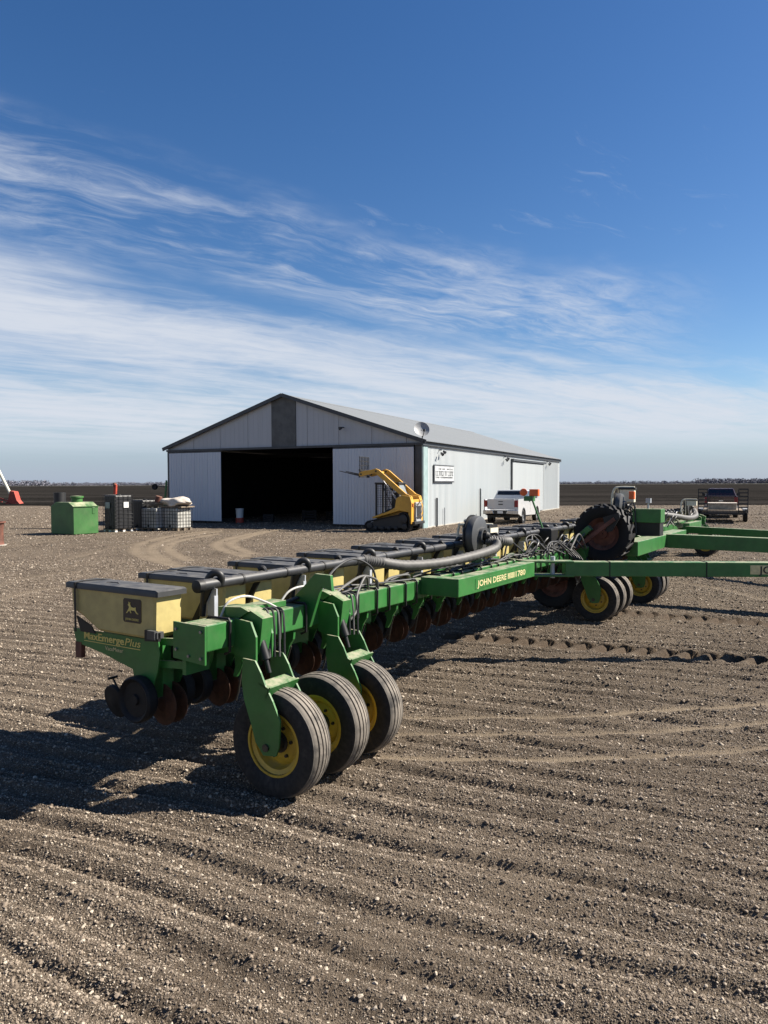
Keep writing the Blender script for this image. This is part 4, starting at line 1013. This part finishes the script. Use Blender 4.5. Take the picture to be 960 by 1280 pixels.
for s_ in (1, -1):
    y0, y1 = (.42, .82) if s_ > 0 else (-.82, -.42)
    tr = track_belt(y0, y1).build('rubber_track', 'rubber_clean', TL)
    MB().prism([(.16, .22), (2.1, .10), (2.18, .40), (1.6, .60), (.62, .84), (.30, .86)], 'y', y0 + .06, y1 - .06).build('track_frame', 'plastic_dk', tr)
    for x_, z_, r_ in ((.36, .62, .22), (2.12, .27, .17), (.75, .17, .10), (1.1, .16, .10), (1.45, .16, .10), (1.8, .16, .10), (.30, .25, .15)):
        MB().lathe([(.02, -.02), (r_ * .5, -.02), (r_ * .95, 0), (r_, .05), (r_, .12), (.02, .12)], (x_, y1 - .0 if s_ > 0 else y0, z_), (0, -s_, 0), 18).build('track_roller', 'plastic_dk', tr, smooth=True)
    for i in range(26):
        x_ = .2 + i * .075
        MB().box(x_, x_ + .035, y0 - .004, y1 + .004, -.012, .02).build('track_lug', 'rubber_clean', tr) if i % 2 == 0 else None
ch = MB().prism([(.0, .75), (1.9, .60), (1.98, .66), (1.35, .80), (1.0, 1.0), (.72, 1.25), (.70, 1.50), (.0, 1.55)], 'y', -.42, .42).build('chassis', 'yellow', TL, bevel=.03)
MB().box(.05, 1.95, -.40, .40, .26, .598).build('underframe', 'plastic_dk', TL)
for s_ in (1, -1):
    y0, y1 = (.44, .80) if s_ > 0 else (-.80, -.44)
    MB().prism([(-.06, .38), (.10, .40), (.10, .95), (.55, 1.02), (1.95, .62), (2.0, .70), (1.15, .98), (.80, 1.16), (.72, 1.62), (.42, 1.76), (.02, 1.70), (-.06, 1.4)], 'y', y0, y1).build('side_tower', 'yellow', ch, bevel=.02)
MB().box(-.14, -.02, -.40, .40, .42, 1.42).build('engine_door', 'grey', ch, bevel=.03)
MB().box(-.155, -.135, -.28, .28, .62, 1.24).build('radiator_grille', 'plastic_dk', ch)
for i in range(9): MB().box(-.165, -.150, -.28, .28, .64 + i * .067, .66 + i * .067).build('grille_slat', 'trim', ch)
MB().box(-.20, -.02, -.7, .7, .36, .50).build('rear_bumper', 'plastic_dk', ch, bevel=.02)
MB().box(-.075, -.055, .56, .70, 1.2, 1.36).build('tail_lamp', 'redlens', ch)
# cab
cb = MB()
for s_ in (1, -1):
    cb.tube([(1.92, s_ * .42, .72), (1.92, s_ * .42, 2.30)], .06, 8).tube([(.72, s_ * .42, 1.2), (.78, s_ * .42, 2.30)], .07, 8).tube([(1.42, s_ * .42, 1.0), (1.42, s_ * .42, 2.30)], .045, 8).tube([(1.96, s_ * .42, 2.31), (.74, s_ * .42, 2.31)], .045, 8).tube([(1.9, s_ * .42, .75), (.75, s_ * .42, 1.2)], .03, 6)
    cb.tube([(1.62, s_ * .42, 2.3), (1.0, s_ * .42, 1.05)], .02, 6)
cb = cb.build('cab_frame', 'plastic_dk', TL)
MB().box(.70, 2.0, -.47, .47, 2.30, 2.38).build('cab_roof', 'plastic_dk', cb, bevel=.03)
MB().prism([(.5, 1.55), (.76, 1.62), (.98, 2.26), (.80, 2.30)], 'y', -.36, .36).build('rear_window', 'clear', cb)
for s_ in (1, -1):
    mb = MB()
    for i in range(9): mb.tube([(.85 + i * .12, s_ * .41, 1.18 - i * .045 if .85 + i * .12 > .9 else 1.2), (.85 + i * .12, s_ * .41, 2.28)], .007, 4)
    for i in range(10): mb.tube([(.8, s_ * .41, 1.2 + i * .11), (1.9, s_ * .41, 1.2 + i * .11)], .007, 4)
    mb.build('side_mesh', 'plastic_dk', cb)
MB().prism([(.80, .95), (1.50, .80), (1.54, 1.02), (1.16, 1.10), (1.06, 1.86), (.86, 1.92)], 'y', -.30, .30).build('seat', 'plastic_dk', cb, bevel=.03)
MB().tube([(1.5, .2, .8), (1.55, .22, 1.2)], .02, 6).tube([(1.5, -.2, .8), (1.55, -.22, 1.2)], .02, 6).build('control_levers', 'trim', cb)
# loader arms
for s_ in (1, -1):
    y0, y1 = (.56, .70) if s_ > 0 else (-.70, -.56)
    am = MB().prism([(-.02, 1.60), (.12, 1.46), (.42, 1.66), (1.86, 2.82), (2.05, 2.80), (2.62, 2.67), (2.72, 2.70), (2.74, 2.84), (2.60, 2.92), (2.1, 2.99), (1.84, 3.05), (1.66, 2.98), (.25, 1.82), (.0, 1.72)], 'y', y0, y1).build('loader_arm', 'yellow', TL, bevel=.012)
    MB().cyl((.55, s_ * .50, 1.2), (1.35, s_ * .50, 2.25), .05, 12).cyl((1.35, s_ * .50, 2.25), (1.55, s_ * .5, 2.5), .028, 10).build('lift_cylinder', 'steel', am, smooth=True)
    MB().cyl((1.98, s_ * .45, 2.95), (2.5, s_ * .45, 2.98), .04, 10).build('tilt_cylinder', 'steel', am, smooth=True)
    for x_, z_ in ((.1, 1.6), (1.82, 2.92), (2.62, 2.78)): MB().cyl((x_, y0 - .01, z_), (x_, y1 + .01, z_), .05, 12).build('pivot_pin', 'plastic_dk', am)
MB().cyl((1.95, -.56, 2.86), (1.95, .56, 2.86), .07, 12).build('cross_tube', 'yellow', TL, smooth=True)
fk = MB().box(2.72, 2.80, -.58, .58, 2.62, 2.72).box(2.72, 2.80, -.58, .58, 2.96, 3.02).build('fork_carriage', 'plastic_dk', TL)
for i in range(7): MB().box(2.735, 2.77, -.57 + i * .18, -.53 + i * .18, 2.72, 3.62).build('guard_bar', 'plastic_dk', fk)
for z_ in (3.2, 3.42, 3.62): MB().box(2.74, 2.775, -.58, .58, z_, z_ + .035).build('guard_rail', 'plastic_dk', fk)
for s_ in (-.36, .36):
    MB().prism([(2.80, 3.05), (2.84, 3.05), (2.86, 2.76), (3.95, 2.97), (3.95, 2.945), (2.86, 2.69), (2.80, 2.69)], 'y', s_ - .05, s_ + .05).build('pallet_fork', 'plastic_dk', fk)
hz = MB().tube(spline([(-.15, .3, 1.2), (-.32, .36, 1.42), (-.42, .3, 1.1), (-.33, .35, .8), (-.15, .3, .7)], 6), .02, 6).tube(spline([(-.15, .1, 1.3), (-.36, .2, 1.5), (-.46, .2, 1.0), (-.3, .2, .6)], 6), .018, 6).build('hose_bundle', 'hose_pale', TL, smooth=True)

# ------------------------------------------------------------------ pickups
def pickup(loc, rz, paint, label, dark=False):
    T = empty('pickup_truck', loc, rz); tag(T, label, 'pickup truck')
    W = 1.0
    def arches(z): return None
    rear_arch = arc((1.35, .42), .50, 180, 0, 10); front_arch = arc((5.0, .42), .50, 180, 0, 10)
    side = [(.04, .60), (.0, .75), (.0, 1.36), (.03, 1.42), (1.82, 1.42), (1.82, .42)]
    # bed: two thin walls with arch cut-outs, floor, tailgate
    bedp = [(.03, .52), (.03, 1.42), (1.86, 1.42), (1.86, .46)] + [p for p in rear_arch[::-1]]
    bedp = [(.03, .60), (.03, 1.42), (1.86, 1.42), (1.86, .46)] + rear_arch[::-1]
    bd_ = MB().prism(bedp, 'x', W - .08, W).prism(bedp, 'x', -W, -W + .08).box(-W + .08, W - .08, .06, 1.86, .72, .80).box(-W + .08, W - .08, 1.80, 1.86, .72, 1.42).build('bed', paint, T, bevel=.02)
    cabp = [(1.87, .46), (1.87, 1.42), (4.5, 1.42), (5.55, 1.30), (5.82, 1.18), (5.88, .85), (5.86, .50), (5.52, .44)] + front_arch[::-1] + [(4.48, .40)]
    body = MB().prism(cabp, 'x', -W, W).build('body', paint, T, bevel=.035)
    def quad_loft(b0, b1, t0, t1, zb, zt, xb, xt):
        vs = [(-xb, b0, zb), (xb, b0, zb), (xb, b1, zb), (-xb, b1, zb), (-xt, t0, zt), (xt, t0, zt), (xt, t1, zt), (-xt, t1, zt)]
        return MB().add(vs, [(0, 3, 2, 1), (4, 5, 6, 7), (0, 1, 5, 4), (1, 2, 6, 5), (2, 3, 7, 6), (3, 0, 4, 7)])
    cab_ = quad_loft(1.90, 4.55, 2.18, 3.72, 1.41, 1.93, .95, .76).build('cab', paint, T, bevel=.05)
    MB().add([(-.80, 1.935, 1.465), (.80, 1.935, 1.465), (.70, 2.135, 1.86), (-.70, 2.135, 1.86)], [(0, 1, 2, 3)]).add([(-.80, 1.96, 1.465), (.80, 1.96, 1.465), (.70, 2.16, 1.86), (-.70, 2.16, 1.86)], [(3, 2, 1, 0)]).build('rear_window', 'glass', cab_)
    MB().add([(-.82, 4.47, 1.47), (.82, 4.47, 1.47), (.70, 3.80, 1.90), (-.70, 3.80, 1.90)], [(3, 2, 1, 0)]).build('windscreen', 'glass', cab_)
    for s_ in (1, -1):
        for y0, y1 in ((2.15, 3.05), (3.12, 4.15)):
            t0, t1 = (max(y0, 2.28), y1) if y0 < 3 else (y0, 3.62)
            x0 = lambda z: s_ * (.957 - (z - 1.41) / .52 * .19)
            MB().add([(x0(1.47), y0, 1.47), (x0(1.47), y1, 1.47), (x0(1.85), t1, 1.85), (x0(1.85), t0, 1.85)], [(0, 1, 2, 3) if s_ > 0 else (3, 2, 1, 0)]).build('side_window', 'glass', cab_)
        for y_ in (2.95, 4.1): MB().box(s_ * W - .005 if s_ > 0 else -W - .02, s_ * W + .02 if s_ > 0 else -W + .005, y_ - .2, y_ - .02, 1.22, 1.27).build('door_handle', 'plastic_dk', body)
        MB().box(min(s_ * 1.0, s_ * 1.003), max(s_ * 1.0, s_ * 1.003), 3.06, 3.075, .6, 1.4).build('door_seam', 'plastic_dk', body)
        mr = MB().prism([(s_ * .97, 1.42), (s_ * 1.20, 1.40), (s_ * 1.24, 1.62), (s_ * 1.06, 1.64)], 'y', 4.05, 4.20).build('mirror', 'plastic_dk' if dark else paint, T, bevel=.02)
        MB().box(s_ * .88 - .10, s_ * .88 + .10, -.025, .045, .98, 1.36).build('tail_lamp', 'redlens', T, bevel=.015)
        MB().prism([(s_ * .88, .58), (s_ * 1.0, .58), (s_ * 1.0, .80), (s_ * .42, .80), (s_ * .36, .60)], 'y', -.16, .05).build('bumper', 'chrome' if not dark else 'grey', T, bevel=.02)
    tg = MB().box(-.78, .78, -.008, .055, .86, 1.43).build('tailgate', paint, T, bevel=.015)
    MB().box(-.13, .13, -.022, -.006, 1.10, 1.16).build('badge', 'letter' if not dark else 'chrome', tg)
    MB().box(-.13, .13, -.02, -.006, 1.27, 1.31).build('tailgate_handle', 'plastic_dk', tg)
    MB().box(-.38, .38, -.12, .04, .58, .79).build('bumper_centre', 'plastic_dk', T)
    MB().box(-.16, .16, -.128, -.118, .62, .76).build('licence_plate', 'label' if not dark else 'plastic_dk', T)
    MB().box(-.05, .05, -.25, .1, .44, .52).build('tow_hitch', 'plastic_dk', T)
    MB().box(-.9, .9, .4, 5.3, .36, .50).build('underbody', 'plastic_dk', T)
    for s_ in (1, -1):
        for y_ in (1.35, 5.0):
            c_ = (s_ * .87, y_, .40)
            w_ = MB().lathe([(.25, -.13), (.36, -.13), (.395, -.10), (.402, 0), (.395, .10), (.36, .13), (.25, .13)], (0, 0, 0), (1, 0, 0), 28, True).build('wheel', 'rubber_clean', T, c_, smooth=True)
            MB().lathe([(.255, -.12), (.24, -.06), (.12, -.05), (.05, -.09), (.01, -.09), (.01, .09), (.05, .09), (.12, .05), (.24, .06), (.255, .12)], (0, 0, 0), (1, 0, 0), 24, True).build('rim', 'grey', w_, smooth=True)
            MB().lathe([(.42, -.12), (.485, -.12), (.485, .12), (.42, .12)], (s_ * .90, y_, .42), (1, 0, 0), 24, True).build('wheel_arch', 'plastic_dk', T, smooth=True)
    return T
pickup((6.60, 40.7, -.15), R(-24), 'white_car', 'white crew cab pickup parked by the shed side wall')
pickup((22.0, 47.0, -.15), R(-25), 'maroon', 'dark maroon pickup standing behind the trailer with ramps', True)

# trailer with two upright ramps
TR = empty('flatbed_trailer', (19.3, 41.0, -.15), R(-25)); tag(TR, 'flat trailer with two slatted ramps folded upright behind the dark pickup', 'trailer')
dk = MB().box(-1.05, 1.05, 0, 5.0, .62, .72).build('deck', 'wood', TR)
for i in range(12): MB().box(-1.03 + i * .173, -.87 + i * .173, .02, 4.98, .722, .745).build('deck_plank', 'wood', dk)
for s_ in (1, -1):
    MB().box(s_ * 1.1 - .05, s_ * 1.1 + .05, -.05, 5.05, .58, .76).build('side_rail', 'plastic_dk', TR)
    xr = (-1.30, -.78) if s_ < 0 else (.78, 1.30)
    rp = MB().box(xr[0], xr[0] + .05, -.10, -.04, .60, 1.98).box(xr[1] - .05, xr[1], -.10, -.04, .60, 1.98).build('ramp', 'plastic_dk', TR)
    for i in range(7): MB().box(xr[0] + .05, xr[1] - .05, -.10, -.05, .68 + i * .205, .75 + i * .205).build('ramp_rung', 'plastic_dk', rp)
    for y_ in (2.0, 2.9):
        w_ = MB().lathe([(.2, -.11), (.33, -.11), (.36, 0), (.33, .11), (.2, .11)], (0, 0, 0), (1, 0, 0), 24, True).build('wheel', 'rubber_clean', TR, (s_ * 1.22, y_, .36), smooth=True)
        MB().lathe([(.01, -.08), (.2, -.1), (.2, .1), (.01, .08)], (0, 0, 0), (1, 0, 0), 16).build('rim', 'grey', w_)
    MB().box(s_ * 1.22 - .14, s_ * 1.22 + .14, 1.55, 3.35, .74, .78).build('mudguard', 'grey', TR)
MB().box(-1.1, 1.1, -.06, .0, .50, .62).build('rear_beam', 'plastic_dk', TR)
MB().beam((-.9, 5.0, .62), (0, 6.1, .56), .1, .1).beam((.9, 5.0, .62), (0, 6.1, .56), .1, .1).build('drawbar', 'plastic_dk', TR)
tk = empty('deck_box', tuple(TR.matrix_basis @ Vector((0, 0, 0))) if False else (19.62, 41.75, .595), R(-25)); tag(tk, 'low pale box sitting on the trailer deck between the ramps', 'box')  # something whitish on the deck, built as a plain box
MB().box(-.75, .75, 0, 1.2, 0, .34).build('box_body', 'wood_pale', tk, bevel=.03); MB().box(-.78, .78, -.03, 1.23, .342, .40).build('box_lid', 'tarp', tk, bevel=.02)

# ------------------------------------------------------------------ yard clutter by the shed's left corner
FT = empty('fuel_tank', (-14.2, 32.9, -.15), R(-32)); tag(FT, 'faded green steel fuel tank with chamfered top standing beside the black tote', 'tank')
prof_ = [(-1.72, .03), (0, .03), (0, 1.30), (-.36, 1.50), (-1.34, 1.50), (-1.72, 1.30)]
fb_ = MB().prism(prof_, 'y', 0, 1.30).build('tank_body', 'green_old', FT, bevel=.012)
for x_ in (-1.6, -.2): MB().box(x_ - .08, x_ + .08, .05, 1.25, 0, .05).build('skid', 'green_old', FT)
MB().lathe([(.25, 0), (.25, .20), (.30, .21), (.30, .29), (.02, .31)], (-.62, .62, 1.49), (0, 0, 1), 24).build('filler_neck', 'green_old', FT, smooth=True)
MB().box(.0, .018, .98, 1.12, .95, 1.25).build('gauge_plate', 'green_old', FT, bevel=.01)
MB().box(-1.76, .04, -.02, 1.32, 1.285, 1.315).build('roof_lip', 'green_old', FT)
dr = empty('steel_drum', (-17.2, 38.2, -.15)); tag(dr, 'dark steel drum standing behind the green tank', 'drum')
MB().lathe([(.02, 0), (.29, 0), (.29, .3), (.305, .32), (.29, .34), (.29, .62), (.305, .64), (.29, .66), (.29, .95), (.30, .97), (.02, .97)], n=24, axis=(0, 0, 1)).build('drum_shell', 'plastic_dk', dr, smooth=True)
MB().lathe([(.02, .97), (.26, .97), (.3, 1.0), (.3, 1.9), (.02, 1.9)], n=20, axis=(0, 0, 1)).build('drum_riser', 'plastic_dk', dr, smooth=True)

def ibc(loc, rz, label, body='tote', h=1.16, cage='grey', bars=(6, 5), grp='caged liquid totes'):
    e = empty('liquid_tote', loc, rz); tag(e, label, 'tote', grp)
    w, d = 1.10, .98
    for i in range(3): MB().box(-w / 2, w / 2, -d / 2 + i * (d - .12) / 2, -d / 2 + i * (d - .12) / 2 + .12, 0.09, .13).build('pallet_board', 'wood', e)
    for x_ in (-.47, 0, .47):
        for y_ in (-.42, 0, .42): MB().box(x_ - .07, x_ + .07, y_ - .06, y_ + .06, 0, .09).build('pallet_foot', 'label' if body == 'tote_black' else 'wood', e)
    MB().box(-w / 2 + .03, w / 2 - .03, -d / 2 + .03, d / 2 - .03, .13, h - .03).build('bottle', body, e, bevel=.06)
    cg = MB()
    r = .011
    nz = int(h / .19)
    for i in range(nz + 1):
        z = .15 + i * (h - .17) / nz
        cg.tube([(-w / 2, -d / 2, z), (w / 2, -d / 2, z), (w / 2, d / 2, z), (-w / 2, d / 2, z), (-w / 2, -d / 2, z)], r, 5)
    for i in range(bars[0] + 1):
        x = -w / 2 + w * i / bars[0]
        for y in (-d / 2, d / 2): cg.tube([(x, y, .13), (x, y, h)], r, 5)
    for i in range(1, bars[1]):
        y = -d / 2 + d * i / bars[1]
        for x in (-w / 2, w / 2): cg.tube([(x, y, .13), (x, y, h)], r, 5)
    cg.build('cage', cage, e, smooth=True)
    MB().lathe([(.02, 0), (.1, 0), (.1, .05), (.02, .06)], (0, 0, h - .03), (0, 0, 1), 14).build('cap', 'black', e)
    MB().cyl((.0, -d / 2 - .02, .24), (0, -d / 2 + .06, .24), .05, 10).build('valve', 'black', e)
    return e
rz = R(-40)
e1 = ibc((-13.15, 35.6, -.15), rz, 'tall black caged tote with a white label', 'tote_black', 1.82, 'plastic_dk', (5, 4))
MB().box(.556, .562, -.02, .24, 1.18, 1.46).build('label', 'label', e1)
MB().box(-.30, .10, -.505, -.495, 1.15, 1.45).build('label', 'grey', e1)
e2 = ibc((-12.3, 37.0, -.15), rz, 'black caged tote half hidden behind the tall one', 'tote_black', 1.55, 'plastic_dk', (5, 4))
ibc((-11.55, 36.4, -.15), R(-30), 'grimy caged white tote with scrap wood on top', 'tote', 1.16, 'plastic_dk')
ibc((-10.45, 36.3, -.15), R(-30), 'grimy caged white tote under the pale tarp bundle', 'tote', 1.16, 'plastic_dk')
# a second pale tote body right behind, then a tarp bundle across the top
tp = empty('tarp_bundle', (-10.45, 36.3, 1.03), R(-25)); tag(tp, 'pale crumpled tarp bundle lying on top of a white tote', 'tarp')
nU, nV = 26, 14; vs = []
for i in range(nV + 1):
    for j in range(nU):
        th = 2 * math.pi * j / nU; ph = math.pi * i / nV
        rr = 1 + .16 * math.sin(3 * th + 2.0 * ph) + .10 * math.sin(7 * th - 3 * ph) + .06 * math.sin(13 * th + 5 * ph)
        x = .82 * math.sin(ph) ** .6 * math.cos(th) * rr; y = .58 * math.sin(ph) ** .6 * math.sin(th) * rr
        z = .24 + .24 * math.cos(ph) * (1 + .25 * math.sin(4 * th + 1) * math.sin(ph)) + .05 * math.sin(5 * x + 3 * y)
        vs.append((x, y, max(z, .045)))
fs = [(i * nU + j, i * nU + (j + 1) % nU, (i + 1) * nU + (j + 1) % nU, (i + 1) * nU + j) for i in range(nV) for j in range(nU)]
MB().add(vs, [f[::-1] for f in fs]).build('tarp', 'tarp', tp, smooth=80)
MB().box(-.72, .72, -.5, .5, -.02, .04).build('pallet_deck', 'wood', tp)
sw = empty('scrap_wood_pile', (-11.55, 36.4, 1.02), R(-30)); tag(sw, 'loose scrap boards heaped on a white tote', 'scrap wood')
for i in range(8): MB().beam((-.5 + random.uniform(0, .3), random.uniform(-.35, .35), .03 + i * .03), (.5 - random.uniform(0, .3), random.uniform(-.35, .35), .04 + i * .035), .14, .03).build('board', 'wood', sw)
MB().lathe([(.02, .2), (.16, .2), (.17, .5), (.14, .52), (.02, .45)], (.1, 0, .05), (.2, .1, 1), 16).build('bucket', 'rustred', sw, smooth=True)
# green stand with a small wheel, red post
gs = empty('marker_arm', (-12.75, 41.5, -.15), R(-20)); tag(gs, 'green marker arm carrying a small wheel behind the tarp bundle', 'marker arm')
MB().beam((.0, 0, 0), (.28, 0, 2.55), .08, .08, (0, 1, 0)).build('post', 'green', gs)
MB().beam((.22, 0, 2.15), (-.45, 0, 2.25), .05, .05, (0, 1, 0)).build('arm', 'plastic_dk', gs)
MB().lathe([(.02, -.05), (.10, -.05), (.16, -.07), (.18, 0), (.16, .07), (.10, .05), (.02, .05)], (-.5, -.05, 2.18), (0, 1, 0), 20).build('wheel', 'rubber_clean', gs, smooth=True)
MB().box(-.25, .25, -.25, .25, 0, .04).build('foot_plate', 'green', gs)
rp_ = empty('red_post', (-15.45, 41.0, -.15), R(-20)); tag(rp_, 'leaning red steel post sticking up behind the black totes', 'post')
MB().prism([(-.05, 0), (.14, 0), (.30, 2.30), (.22, 2.34), (.14, 2.2)], 'y', -.06, .06).build('post_plate', 'redpaint', rp_); MB().box(.13, .22, -.09, .09, 2.2, 2.42).build('post_cap', 'rustred', rp_); MB().box(-.2, .3, -.2, .2, 0, .05).build('foot_plate', 'rustred', rp_)
# grain auger at the field edge
AU = empty('grain_auger', (-43.4, 84.5, -.1)); tag(AU, 'red and cream grain auger at the field edge', 'auger')
MB().cyl((-.2, 0, .75), (-6.4, 3.0, 10.4), .17, 14).build('auger_tube', 'cream', AU, smooth=True)
MB().prism([(-.9, 0), (.95, 0), (.55, .5), (.25, 1.5), (-.25, 1.6), (-.45, .6)], 'y', -.5, .5).build('intake_hopper', 'redpaint', AU, bevel=.03)
MB().beam((-.6, .2, .35), (-4.6, .4, 1.5), .12, .16).beam((-4.4, .4, .2), (-2.9, 1.2, 4.6), .1, .12).beam((-1.6, .3, .3), (-4.8, .5, .25), .14, .14).build('undercarriage', 'redpaint', AU)
for y_ in (-.6, 1.4): MB().lathe([(.1, -.1), (.33, -.1), (.36, 0), (.33, .1), (.1, .1)], (-3.6, y_, .36), (0, 1, 0), 20).build('wheel', 'rubber_clean', AU, smooth=True)
MB().beam((-.15, -.5, .1), (-3.2, -.55, 1.3), .05, .06).build('brace', 'plastic_dk', AU)
# rusty barrel at the left
rb = empty('burn_barrel', (-14.83, 27.5, -.15)); tag(rb, 'rusty flared burn barrel standing alone on the gravel', 'barrel')
MB().lathe([(.02, .0), (.27, 0), (.25, .1), (.235, .5), (.27, .84), (.33, .86), (.33, .92), (.24, .92), (.2, .3)], n=26, axis=(0, 0, 1)).build('barrel_shell', 'rustred', rb, smooth=True)
MB().lathe([(.27, -.01), (.34, 0), (.34, .03), (.27, .03)], n=24, axis=(0, 0, 1)).build('base_ring', 'concrete', rb)
